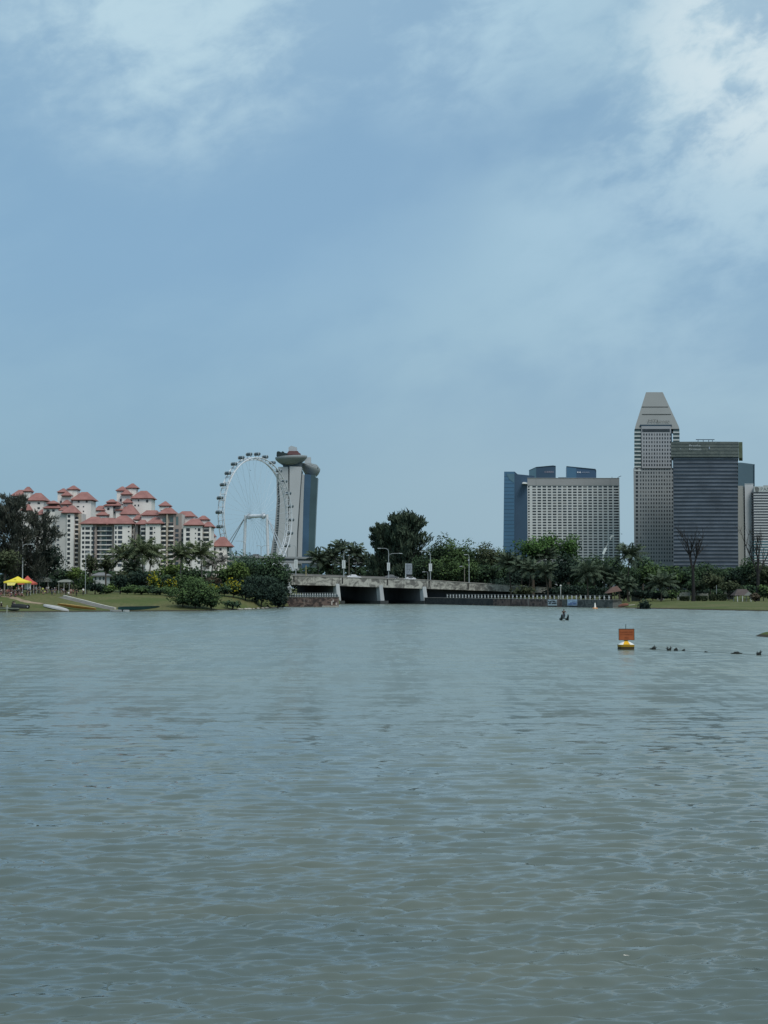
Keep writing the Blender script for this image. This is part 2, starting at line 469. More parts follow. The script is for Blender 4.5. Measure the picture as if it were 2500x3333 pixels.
sx = N('ShaderNodeSeparateXYZ'); L(dirn, sx.inputs[0])
def cloud(scale, detail, rough, dist, loc, tilt=-.20, stretch=(1, 1, 2.2)):
    mp = N('ShaderNodeMapping'); L(dirn, mp.inputs['Vector']); mp.vector_type = 'TEXTURE'
    mp.inputs['Location'].default_value = loc; mp.inputs['Rotation'].default_value = (0, tilt, 0); mp.inputs['Scale'].default_value = tuple(1/q for q in stretch)
    n = N('ShaderNodeTexNoise'); n.inputs['Scale'].default_value = scale; n.inputs['Detail'].default_value = detail
    n.inputs['Roughness'].default_value = rough; n.inputs['Distortion'].default_value = dist
    L(mp.outputs[0], n.inputs['Vector']); return n.outputs['Fac']
n1 = cloud(3.2, 4, .50, .2, (3.1, 1.7, .4))                          # broad decks
n2 = cloud(8.5, 7, .55, .25, (2.2, 4.4, .7), -.28, (1, 1, 1.9))      # billows
n3 = cloud(24, 5, .6, .3, (1.2, 7.7, .1), -.28, (1, 1, 1.7))          # fine texture
K = 10.0                                                             # background strength is 0.1
def c10(r, g, b): return (r*K, g*K, b*K)
blue = c10(.240, .412, .588); pale = c10(.355, .545, .680)
mass = fmath('ADD', fmath('MULTIPLY', n1, .62), fmath('MULTIPLY', n2, .38))
base = cmix(mrange(mass, .42, .60), blue, pale)
def glow(d, a, b):
    v = Vector(d).normalized()
    dt = vmath('DOT_PRODUCT', dirn, tuple(v)); return mrange(dt.outputs['Value'], a, b)
def pdir(px, py): return at(px, py, 1000.0) - Vector((0, 0, HC))
tex = fmath('ADD', fmath('MULTIPLY', n2, .60), fmath('MULTIPLY', n3, .40))
texb = mrange(tex, .38, .62)
n4 = cloud(52, 4, .6, .4, (4.2, 3.7, .9), -.45, (1, 1, 1.5))
texf = mrange(fmath('ADD', fmath('MULTIPLY', n2, .40), fmath('ADD', fmath('MULTIPLY', n3, .38), fmath('MULTIPLY', n4, .22))), .42, .59)
def layer(base, px, py, rpx, amt, colr, use_tex=.7, inner=1.0, texb=texb):
    g_ = glow(pdir(px, py), math.cos(rpx/F), math.cos(rpx*.05/F) if inner == 1.0 else math.cos(rpx*inner/F))
    f_ = fmath('MULTIPLY', fmath('MULTIPLY', g_, amt), fmath('ADD', fmath('MULTIPLY', texb, use_tex), 1-use_tex), True)
    return cmix(f_, base, c10(*colr))
base = layer(base, 1150, 330, 700, .55, (.250, .415, .595), .3)
base = layer(base, 300, 780, 1300, .55, (.236, .424, .612), .2)      # bluest deck
base = layer(base, 900, 420, 900, .5, (.248, .426, .612), .3)
base = layer(base, 520, -160, 800, .9, (.54, .73, .82), .80, .25)     # lit tops, upper left
base = layer(base, 1450, -160, 640, .8, (.50, .70, .81), .80, .1)
base = layer(base, 2150, 820, 650, .55, (.42, .61, .75), .9, .2)
base = layer(base, 2480, 230, 700, .65, (.54, .72, .81), .85, .1, texf)     # veil before the sun
base = layer(base, 2520, 120, 500, 1.0, (.68, .81, .86), .82, .15, texf)
hz = mrange(sx.outputs['Z'], .02, .24)
base = cmix(hz, cmix(glow(pdir(2400, 1500), .93, 1.0), c10(.258, .425, .548), c10(.330, .486, .592)), base)
hi = mrange(sx.outputs['Z'], .38, .9)
base = cmix(fmath('MULTIPLY', hi, .7), base, c10(.60, .72, .80))
col = cmix(.90, sky.outputs['Color'], base)
L(col, bg.inputs['Color'])

# ------------------------------------------------------------------ water
def water_mesh():
    g = np.random.default_rng(3)
    py = np.concatenate([np.linspace(1940, 2100, 260), np.linspace(2100, 3800, 900)[1:]])[::-1]
    Ds = 24000.0/(py-1913.0)
    Ds = np.concatenate([[2.0, 8.0], Ds, [1000.0]])
    t = np.concatenate([[-8, -3, -1.4, -.8, -.5], np.linspace(-.36, .36, 620), [.5, .8, 1.4, 3, 8]])
    XX = t[None,:]*np.maximum(Ds, 12)[:,None]; YY = np.repeat(Ds[:,None], len(t), 1)
    dy = np.gradient(Ds); dy[:2] = 9; dy[-1] = 99
    dx = np.full(len(t), .0012); dx[:5] = 1; dx[-5:] = 1
    cell = np.maximum(np.abs(dy)[:,None], dx[None,:]*np.maximum(Ds, 12)[:,None])
    Z = np.zeros_like(XX)
    nc = 90
    lam = np.exp(g.uniform(math.log(.15), math.log(1.3), nc))
    th = g.normal(0, .30, nc) + math.pi/2 + .08
    ph = g.uniform(0, 6.28, nc)
    # gusts: slow variation of roughness over the surface
    gust = 1.0 + .35*np.sin(XX*.045+YY*.02+1.1)*np.sin(YY*.038-XX*.012) + .25*np.sin(XX*.11-.7+YY*.05)
    side = .90 + .22/(1+np.exp(-(XX/np.maximum(YY,12))*11))
    for l, a, p in zip(lam, th, ph):
        k = 2*math.pi/l
        amp = .0170*l**.66*(1.0 if l < .5 else (.5/l)**.55)/math.sqrt(nc/10)
        fade = np.clip((l/cell-2.2)/3.0, 0, 1)
        warp = .35*np.sin(XX*.9/l**.5+p*3)+.25*np.sin(YY*.7/l**.5+p*5)
        Z += amp*fade*np.sin(k*(math.cos(a)*XX+math.sin(a)*YY)+p+warp)
    Z *= np.clip(gust, .6, 1.15)*side
    ny, nx = XX.shape
    co = np.stack([XX, YY, Z], -1).reshape(-1, 3).astype(np.float32)
    i = np.arange(ny*nx).reshape(ny, nx)
    q = np.stack([i[:-1,:-1], i[:-1,1:], i[1:,1:], i[1:,:-1]], -1).reshape(-1, 4).astype(np.int32)
    me = bpy.data.meshes.new('water')
    me.vertices.add(len(co)); me.vertices.foreach_set('co', co.reshape(-1))
    me.loops.add(q.size); me.loops.foreach_set('vertex_index', q.reshape(-1))
    me.polygons.add(len(q)); me.polygons.foreach_set('loop_start', np.arange(0, q.size, 4, dtype=np.int32))
    me.polygons.foreach_set('use_smooth', np.ones(len(q), dtype=bool))
    me.update()
    o = bpy.data.objects.new('water', me); COL.objects.link(o); return struct(o)
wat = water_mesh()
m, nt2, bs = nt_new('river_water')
N = nt2.nodes.new; L = nt2.links.new
geo = N('ShaderNodeNewGeometry')
def wnoise(scale, stretch, detail=3, rough=.55, dist=0.0, loc=(0,0,0)):
    mp = N('ShaderNodeMapping'); mp.inputs['Scale'].default_value = stretch; mp.inputs['Location'].default_value = loc; L(geo.outputs['Position'], mp.inputs['Vector'])
    n = N('ShaderNodeTexNoise'); n.inputs['Scale'].default_value = scale; n.inputs['Detail'].default_value = detail
    n.inputs['Roughness'].default_value = rough; n.inputs['Distortion'].default_value = dist
    L(mp.outputs[0], n.inputs['Vector']); return n.outputs['Fac']
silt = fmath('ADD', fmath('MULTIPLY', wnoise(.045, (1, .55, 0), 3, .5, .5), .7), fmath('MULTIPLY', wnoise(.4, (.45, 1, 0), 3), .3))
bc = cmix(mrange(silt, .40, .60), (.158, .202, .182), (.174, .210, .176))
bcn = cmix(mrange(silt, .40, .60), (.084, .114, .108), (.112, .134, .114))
bs.inputs['IOR'].default_value = 1.33; bs.inputs['Specular IOR Level'].default_value = .5
sepw = N('ShaderNodeSeparateXYZ'); L(geo.outputs['Position'], sepw.inputs[0])
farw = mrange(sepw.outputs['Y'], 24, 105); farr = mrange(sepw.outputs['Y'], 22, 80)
L(cmix(mrange(sepw.outputs['Y'], 14, 90), bcn, bc), bs.inputs['Base Color'])      # base colour darkened nearby, lightened far out to paint in sky reflection
calm = mrange(wnoise(.03, (.35, 1.2, 0), 3, .55, .6, (5, 2, 0)), .40, .62)
rr = fmath('ADD', fmath('MULTIPLY', calm, -.02), fmath('ADD', .035, fmath('MULTIPLY', farr, .21))); L(rr, bs.inputs['Roughness'])
def wvec(scale, stretch, detail, loc):
    mp = N('ShaderNodeMapping'); mp.inputs['Scale'].default_value = stretch; mp.inputs['Location'].default_value = loc; L(geo.outputs['Position'], mp.inputs['Vector'])
    n = N('ShaderNodeTexNoise'); n.inputs['Scale'].default_value = scale; n.inputs['Detail'].default_value = detail
    n.inputs['Roughness'].default_value = .55; n.inputs['Distortion'].default_value = .3
    L(mp.outputs[0], n.inputs['Vector']); return vmath('SUBTRACT', n.outputs['Color'], (.5, .5, .5)).outputs['Vector']
def vscale(v, f):
    n = N('ShaderNodeVectorMath'); n.operation = 'SCALE'; L(v, n.inputs[0])
    if hasattr(f, 'links'): L(f, n.inputs['Scale'])
    else: n.inputs['Scale'].default_value = f
    return n.outputs['Vector']
# wind ripples: fine ones everywhere, choppier open water away from the near bank
gustf = mrange(wnoise(.022, (.5, 1.3, 0), 3, .55, .5, (1, 8, 0)), .36, .64, .75, 1.2)
rip = vmath('ADD', vscale(wvec(.9, (.40, 1, 0), 3, (0, 0, 0)), 1.0), vscale(wvec(5.5, (.42, 1, 0), 3, (3, 3, 0)), .60)).outputs['Vector']
fleck = vmath('ADD', vscale(wvec(1.7, (1, .34, 0), 3, (7, 1, 0)), 1.0), vscale(wvec(1.1, (1, .11, 0), 3, (2, 9, 0)), 1.0)).outputs['Vector']
rip = vscale(rip, fmath('MULTIPLY', gustf, fmath('ADD', .36, fmath('MULTIPLY', farw, .24))))
rip = vmath('ADD', rip, vscale(fleck, fmath('MULTIPLY', gustf, fmath('ADD', .10, fmath('MULTIPLY', farw, .24))))).outputs['Vector']
rip = vmath('MULTIPLY', rip, (.55, 1.0, 0.0)).outputs['Vector']
nn = vmath('NORMALIZE', vmath('ADD', geo.outputs['Normal'], rip).outputs['Vector']).outputs['Vector']
L(nn, bs.inputs['Normal'])
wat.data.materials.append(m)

# ------------------------------------------------------------------ ground
def grid_mesh(name, xs, ys, fn, material):
    nx, ny = len(xs), len(ys)
    co = [(x, y, fn(x, y)) for y in ys for x in xs]
    fs = [(j*nx+i, j*nx+i+1, (j+1)*nx+i+1, (j+1)*nx+i) for j in range(ny-1) for i in range(nx-1)]
    me = bpy.data.meshes.new(name); me.from_pydata(co, [], fs); me.materials.append(material)
    me.polygons.foreach_set('use_smooth', [True]*len(me.polygons))
    o = bpy.data.objects.new(name, me); COL.objects.link(o); return o
m, nt2, bs = nt_new('bank_grass'); N = nt2.nodes.new; L = nt2.links.new
geo = N('ShaderNodeNewGeometry'); bs.inputs['Roughness'].default_value = .9; bs.inputs['Specular IOR Level'].default_value = .1
a = wnoise(.09, (1,1,0), 5, .6, .4); b_ = wnoise(1.3, (1,1,0), 4, .7)
gcol = cmix(mrange(a, .36, .62), (.085, .112, .034), (.150, .140, .064))
gcol = cmix(mrange(b_, .3, .75), gcol, (.065, .085, .030))
sep = N('ShaderNodeSeparateXYZ'); L(geo.outputs['Position'], sep.inputs[0])
wet = mrange(sep.outputs['Z'], .12, .32)
gcol = cmix(wet, (.050, .046, .036), gcol)
L(gcol, bs.inputs['Base Color']); GRASS = m
xs = list(np.concatenate([np.arange(-140, -60, 2.0), np.arange(-60, -14, 1.0), np.arange(-14, 16, 1.0), np.arange(16, 60, 1.5), np.arange(60, 141, 2.5)]))
xs = [-3000, -900, -400, -220] + xs + [200, 320, 900, 3000]
ys = list(np.concatenate([np.arange(240, 286, 4.0), np.arange(286, 420, 1.0), np.arange(420, 470, 1.5), np.arange(470, 700, 6.0)])) + [800, 1000, 1500, 3000, 6000, 14000]
def Hg(x, y):
    if y > 1200: return 1.6
    return H(x, y)
struct(grid_mesh('ground', xs, ys, Hg, GRASS))

# little grassy spit at the right edge
def spit(x, y):
    d = 1 - math.hypot((x-47.5)/9.3, (y-152)/ (7.5 + .8*math.sin(x*.7)))
    return -.5 + .95*sstep(d*3.0+.45) + .25*sstep(d) + .04*mnoise.noise(Vector((x, y, 0)))
struct(grid_mesh('grass_spit', [36+.35*i for i in range(66)], [142+.4*i for i in range(52)], spit, GRASS))

def draped(name, line, width, material, lift=.03):
    vs, fs = [], []
    pts = [Vector((x, y, 0)) for x, y in line]
    fine = []
    for p, q in zip(pts, pts[1:]):
        n = max(1, int((q-p).length/1.2)); fine += [p.lerp(q, i/n) for i in range(n)]
    fine.append(pts[-1])
    for i, p in enumerate(fine):
        d = (fine[min(i+1, len(fine)-1)]-fine[max(i-1, 0)]).normalized(); s = Vector((-d.y, d.x, 0))
        wd = width*(.75+.5*mnoise.noise(p*.3))
        for k in range(5):
            q = p+s*wd*(k/4-.5); vs.append((q.x, q.y, H(q.x, q.y)+lift+(0 if 0 < k < 4 else -.05)))
    for i in range(len(fine)-1):
        for k in range(4): fs.append((i*5+k, i*5+k+1, i*5+k+6, i*5+k+5))
    o = MB().add(vs, fs).build(name, material, smooth=True); return struct(o)
SAND = mat('bare_earth', (.27, .205, .14), .95, .25, .8)
a0, a1, a2, a3, a4 = [gp(*p) for p in ((2, 1941), (35, 1944), (62, 1952), (90, 1960), (140, 1966))]
draped('dirt_path', [(-84, a0.y), (a0.x, a0.y), (a1.x, a1.y), (a2.x, a2.y), (a3.x, a3.y), (a4.x, a4.y)], 3.2, SAND)

# concrete boat ramp with a raised kerb
CONC = mat('concrete', (.34, .32, .28), .85, .15, .5)
CONCD = mat('concrete_wet', (.15, .145, .13), .8, .2, .6)
r0, r1 = gp(205, 1944), gp(372, 1984)
dv = (r1-r0); dv.z = 0; ln = dv.length; dv.normalize(); sv = Vector((dv.y, -dv.x, 0))
if sv.y > 0: sv = -sv
mm = MB(); kk = MB(); n = 24
rings = []; kr = []
for i in range(n+1):
    p = r0 + dv*ln*i/n; z = .12 + (3.0-.12)*(1-i/n)**1.05 ; z = max(z, H(p.x, p.y)+.1)
    q = p + sv*(3.5); 
    rings.append([Vector((p.x, p.y, z)), Vector((q.x, q.y, z-.45)), Vector((q.x, q.y, z-2)), Vector((p.x, p.y, z-2))])
    e = p - sv*.5
    kr.append([Vector((p.x, p.y, z+.32)), Vector((p.x, p.y, z-1)), Vector((e.x, e.y, z-1)), Vector((e.x, e.y, z+.32))])
ramp = thing('boat_ramp', 'sloping concrete boat ramp with a raised pale kerb on the left bank', 'boat ramp', r0)
o = mm.loft(rings).build('ramp_slab', CONCD, ramp); recalc(o)
o = kk.loft(kr).build('kerb', mat('pale_concrete', (.50, .47, .41), .8, .12, .7), ramp); recalc(o)

# ------------------------------------------------------------------ bridge
m, nt2, bs = nt_new('stained_concrete'); N = nt2.nodes.new; L = nt2.links.new
geo = N('ShaderNodeNewGeometry'); bs.inputs['Roughness'].default_value = .9
a = wnoise(.5, (1, 1, 1.2), 6, .7, .8); b_ = wnoise(1.6, (1.2, 1, .16), 4, .65, .3)
c1 = cmix(mrange(a, .40, .58), (.15, .145, .13), (.47, .455, .40))
c1 = cmix(fmath('MULTIPLY', mrange(b_, .50, .72), .75), c1, (.085, .080, .075))
L(c1, bs.inputs['Base Color']); STAIN = m
PIERM = mat('pier_concrete', (.40, .42, .42), .9, .18, .5, streak=True)
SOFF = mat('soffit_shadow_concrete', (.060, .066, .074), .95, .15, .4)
ASPH = mat('asphalt', (.055, .055, .058), .9, .2, 1.0)
def zt_(x): return float(np.interp(x, [-30, -13.5, 14, 33, 60], [8.75, 8.2, 7.25, 5.95, 4.4]))
def zb_(x): return float(np.interp(x, [-30, -13.5, 14, 33, 60], [5.95, 5.55, 4.65, 4.0, 3.0]))
SK = -14/27.0
def bp_(s, d, z): return Vector((s+SK*d, 455+d, z))
bridge = thing('road_bridge', 'long low concrete road bridge with a stained parapet crossing the river', 'bridge', (0, 455, 0))
S = [-33, -28, -20, -13.5, -6, 0, 7, 14, 20, 27, 33, 40, 48, 60]
def strip(name, f, material):
    o = MB().loft([f(s) for s in S]).build(name, material, bridge); recalc(o); return o
strip('parapet', lambda s: [bp_(s, 0, zb_(s)), bp_(s, .45, zb_(s)), bp_(s, .45, zt_(s)), bp_(s, 0, zt_(s))], STAIN)
strip('coping', lambda s: [bp_(s, -.12, zt_(s)+.003), bp_(s, .55, zt_(s)+.003), bp_(s, .55, zt_(s)+.16), bp_(s, -.12, zt_(s)+.16)], CONC)
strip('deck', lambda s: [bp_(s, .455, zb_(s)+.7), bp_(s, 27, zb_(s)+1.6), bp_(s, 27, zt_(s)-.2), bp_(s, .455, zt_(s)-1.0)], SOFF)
strip('road_surface', lambda s: [bp_(s, .46, zt_(s)-.99), bp_(s, 26.9, zt_(s)-.19), bp_(s, 26.9, zt_(s)-.13), bp_(s, .46, zt_(s)-.93)], ASPH)
strip('parapet', lambda s: [bp_(s, 27.01, zb_(s)+1.5), bp_(s, 27.4, zb_(s)+1.5), bp_(s, 27.4, zt_(s)+1.35), bp_(s, 27.01, zt_(s)+1.35)], mat('far_parapet', (.22, .215, .20), .9, .15, .6))
for px in (957, 1115, 1261, 1397, 1524):
    s = wx(px, 455, 1890)
    MB().box(s-.17, s+.17, 454.90, 455.0, zt_(s)-1.9, zt_(s)-.05).build('expansion_joint', mat('joint_dark', (.03, .03, .03), .9), bridge)
for px, zb0 in ((945, 2.4), (1104, -1), (1245, -1), (1386, -1)):
    s = wx(px, 455, 1940); zc = zb_(s)+.7
    def wall_ring(d, z, wd): return [bp_(s-wd, d, z), bp_(s, d, z)]
    m_ = MB(); rings = []
    for z, nose, wd in ((zb0, -.8, .9), (1.2 if zb0 < 0 else zb0+.01, -.75, .8), (zc-.02, .3, .7)):
        rings.append([bp_(s-wd*1.4, nose, z), bp_(s, nose, z), bp_(s, 26, z), bp_(s-wd*1.4, 26, z)])
    o = m_.loft(rings).build('pier', mat('pier_wall_shaded', (.115,.122,.128), .9, .2, .4, streak=True), bridge); recalc(o)  # wall colour darkened for the shade under the deck, nose kept pale
    nr = [[bp_(s-wd*1.4-.03, nose-.35, z), bp_(s+.04, nose-.35, z), bp_(s+.04, nose+1.6, z), bp_(s-wd*1.4-.03, nose+1.6, z)] for z, nose, wd in ((zb0, -.8, .9), (1.2 if zb0 < 0 else zb0+.01, -.75, .8), (zc-.04, .3, .7))]
    o = MB().loft(nr).build('pier_nose', PIERM, bridge); recalc(o)
    if zb0 < 0:
        MB().add([bp_(s-2.0, -2.6, 1.0), bp_(s+.5, -2.6, 1.0), bp_(s+.5, 27, 1.0), bp_(s-2.0, 27, 1.0), bp_(s-2.0, -2.6, -1), bp_(s+.5, -2.6, -1), bp_(s+.5, 27, -1), bp_(s-2.0, 27, -1)],
                 [(0,1,2,3),(4,7,6,5),(0,4,5,1),(1,5,6,2),(2,6,7,3),(3,7,4,0)]).build('pile_cap', mat('wet_dark', (.05, .055, .055), .8), bridge)
# dark girders under the deck
for d in (3.5, 9, 15, 21):
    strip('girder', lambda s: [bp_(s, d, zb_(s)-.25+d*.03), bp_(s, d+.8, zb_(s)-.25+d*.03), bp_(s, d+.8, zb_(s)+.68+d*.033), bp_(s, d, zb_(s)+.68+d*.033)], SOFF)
ab = MB().loft([[bp_(s, 3.9, 1.0), bp_(s, 4.9, 1.0), bp_(s, 4.9, zb_(s)+.9), bp_(s, 3.9, zb_(s)+.9)] for s in (15.5, 27, 33, 40, 48, 60)]).build('abutment_shade_wall', SOFF, bridge); recalc(ab)  # dark wall added to stand for the shade below the deck
# river walls
def wall_along(pts, z0, z1, th):
    m = MB()
    for (x0, y0), (x1, y1) in zip(pts, pts[1:]):
        d = Vector((x1-x0, y1-y0, 0)); l = d.length; d.normalize(); n_ = Vector((-d.y, d.x, 0))
        if n_.y < 0: n_ = -n_
        a = Vector((x0, y0, 0)); b = Vector((x1, y1, 0))
        m.add([a+Vector((0,0,z0)), b+Vector((0,0,z0)), b+n_*th+Vector((0,0,z0)), a+n_*th+Vector((0,0,z0)),
               a+Vector((0,0,z1)), b+Vector((0,0,z1)), b+n_*th+Vector((0,0,z1)), a+n_*th+Vector((0,0,z1))],
              [(0,3,2,1),(4,5,6,7),(0,1,5,4),(1,2,6,5),(2,3,7,6),(3,0,4,7)])
    return m
def mural(name, a_, b_2, c_):
    m, nt2, bs = nt_new(name); global N, L, geo
    N = nt2.nodes.new; L = nt2.links.new; geo = N('ShaderNodeNewGeometry'); bs.inputs['Roughness'].default_value = .9
    x = wnoise(.55, (1, 1, 1.4), 5, .7, 1.2); y = wnoise(.9, (1.0, 1, .3), 4, .6, .4, (4, 1, 2))
    c = cmix(mrange(x, .42, .57), a_, b_2); c = cmix(fmath('MULTIPLY', mrange(y, .54, .70), .6), c, c_)
    L(c, bs.inputs['Base Color']); return m
MUR1 = mural('river_wall_brown', (.040, .030, .028), (.150, .105, .088), (.28, .25, .22))
MUR2 = mural('river_wall_grey', (.05, .055, .053), (.12, .125, .115), (.045, .05, .048))
t = thing('river_wall', 'brown stone river wall under the left end of the bridge', 'river wall', (-18, 388, 0))
wall_along([(-25.5, 388), (-11.9, 388)], -1, 2.45, 2.6).build('wall', MUR1, t)
wall_along([(-25.6, 387.9), (-11.8, 387.9)], 2.452, 2.62, 2.9).build('coping', CONCD, t)
MB().box(-16.2, -11.9, 386.9, 388-.01, -.6, .32).build('ledge', CONC, t)
mm = MB().box(-13.9, -13.5, 387.6, 387.9, .5, 1.5).box(-13.5, -13.15, 387.6, 387.9, 1.3, 1.9).box(-12.7, -12.3, 387.6, 387.9, .45, 1.1)
mm.build('mooring_post', mat('pale_rust', (.42, .38, .34), .9), t)
wpts = [(12.4, 453), (33, 408)]; wpt2 = [(33, 408), (46.2, 383.5)]; wpt3 = [(46.2, 383.5), (56.5, 365)]
t = thing('river_wall', 'long brown mural covered river wall below the white balusters right of the bridge', 'river wall', (33, 408, 0))
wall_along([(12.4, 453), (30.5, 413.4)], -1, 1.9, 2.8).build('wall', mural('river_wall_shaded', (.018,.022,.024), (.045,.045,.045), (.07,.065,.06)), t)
wall_along([(30.5, 413.4), (33, 408), (46.2, 383.5)], -1, 1.903, 2.8).build('wall', MUR1, t)
wall_along(wpt3, -1, 1.897, 2.8).build('wall', MUR2, t)
wall_along([(12.3, 452.9), (33, 407.85), (56.6, 364.85)], 1.902, 2.03, 3.0).build('coping', CONCD, t)
WHITE = mat('white_paint', (.62, .63, .62), .6, .08, .5)
DULLW = mat('weathered_white', (.47, .49, .48), .8, .2, 1.5)
def railing(pts, z0, label, mtl, spacing, limit=100, h=1.0):
    t = thing('balustrade', label, 'railing', (*pts[0], z0)); g = random.Random(5)
    for (x0, y0), (x1, y1) in zip(pts, pts[1:]):
        a = Vector((x0, y0, z0)); b = Vector((x1, y1, z0)); n = int((b-a).length/spacing)
        for i in range(n):
            p = a.lerp(b, (i+.5)/n)
            MB().lathe(p, [(.16,0),(.16,.12),(.11,.2),(.22,h*.42),(.21,h*.55),(.11,h*.8),(.19,h*.88),(.19,h)], 8).build('baluster', mtl, t)
        d = (b-a).normalized(); 
        MB().tube([a+Vector((0,0,h+.03)), b+Vector((0,0,h+.03))], .05, 5).build('rail', mat('dull_rail', (.085,.10,.095), .8), t)
railing([(18.5, 441.5), (34.0, 408.6), (56.6, 367.6)], 2.04, 'long row of white balusters on top of the brown river wall', DULLW, 1.9)
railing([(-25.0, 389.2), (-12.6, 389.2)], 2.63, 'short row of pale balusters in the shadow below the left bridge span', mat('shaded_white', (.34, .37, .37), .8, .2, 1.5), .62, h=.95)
o = MB().box(-25.2, -12.2, 391.0, 391.25, 2.4, 3.2).build('low_wall', mat('blue_green_paint', (.07, .105, .115), .8, .2, .8))
tag(o, 'low blue green wall behind the pale balusters under the left bridge span', 'wall')
# banners hung on the wall
def wall_pt(px, py):
    best = None
    for k in range(0, 4000):
        y = 360 + k*.025; x = wx(px, y, py)
        yy = np.interp(x, [12.4, 33, 46.2, 56.5], [453, 408, 383.5, 365])
        if y >= yy: return Vector((x, yy, wz(py, yy)))
def banner(px0, px1, py0, py1, label, material, marks, mk):
    a = wall_pt(px0, py1); b = wall_pt(px1, py1); z1 = wz(py0, (a.y+b.y)/2); z0 = wz(py1, (a.y+b.y)/2)
    t = thing('banner', label, 'banner', a)
    d = (b-a); d.z = 0; l = d.length; d.normalize(); n_ = Vector((d.y, -d.x, 0))
    def sheet(u0, u1, v0, v1, off, name, mtl):
        p = [a+d*l*u+n_*off+Vector((0,0,z0+(z1-z0)*v-a.z)) for u, v in ((u0,v0),(u1,v0),(u1,v1),(u0,v1))]
        q = [x-n_*.03 for x in p]
        MB().add(p+q, [(0,1,2,3),(4,7,6,5),(0,4,5,1),(1,5,6,2),(2,6,7,3),(3,7,4,0)]).build(name, mtl, t)
    sheet(0, 1, 0, 1, .12, 'sheet', material)
    for u0, u1, v0, v1, mt_ in marks: sheet(u0, u1, v0, v1, .165, 'print', mt_ or mk)
INK = mat('black_ink', (.03, .035, .04), .8); BLU = mat('banner_blue', (.16, .22, .40), .8, .3, 3)
SHEET = mat('banner_white', (.52, .56, .58), .7, .1, 2)
SHEET2 = mat('banner_pale_blue', (.40, .50, .62), .7, .25, 1.2)
banner(1784, 1814, 1952, 1971, 'white banner with black printed lines hanging on the river wall', SHEET, [(.06,.16,.62,.8,None),(.2,.26,.3,.75,None),(.1,.36,.28,.42,None),(.42,.78,.70,.84,None),(.6,.96,.56,.68,None),(.46,.96,.28,.46,None),(.3,.4,.5,.8,None)], INK)
banner(1848, 1880, 1951, 1971, 'pale blue banner hanging on the river wall, right of the black printed one', SHEET2, [(.3,.95,.12,.5,None),(.1,.3,.1,.35,None),(.45,.6,.2,.32,SHEET),(.8,.96,.12,.3,SHEET),(.55,.8,.6,.66,None)], BLU)
# ------------------------------------------------------------------ city behind, aerial haze tinted into the base colours
GLASS = mat('window_glass', (.050, .062, .075), .25, .25, .4, spec=.5)
GLASSD = mat('window_glass_dark', (.030, .036, .042), .3, .25, .4, spec=.5)
CURT = mat('window_curtained', (.13, .135, .135), .5, .2, .3)
GLASSG = mat('window_glass_green', (.10, .145, .145), .25, .2, .2, spec=.5)
CREAM = mat('condo_white_wall', (.74, .705, .66), .85, .07, .12, streak=True)
CREAM2 = mat('condo_grey_wall', (.48, .47, .45), .85, .08, .12)
BEIGE = mat('condo_beige_wall', (.44, .375, .30), .85, .08, .12)
PINK = mat('condo_pinkish_wall', (.34, .285, .26), .85, .08, .12)
m, nt2, bs = nt_new('red_roof_tiles'); N = nt2.nodes.new; L = nt2.links.new
geo = N('ShaderNodeNewGeometry'); bs.inputs['Roughness'].default_value = .85
a = wnoise(.25, (1,1,1), 4, .6); b_ = wnoise(2.2, (1, 1, .3), 3, .6)
c = cmix(mrange(a, .35, .65), (.245, .112, .098), (.315, .150, .130)); c = cmix(fmath('MULTIPLY', mrange(b_, .45, .7), .35), c, (.20, .065, .055))
L(c, bs.inputs['Base Color']); ROOF = m
EAVE = mat('eave_shadow', (.13, .075, .065), .9)

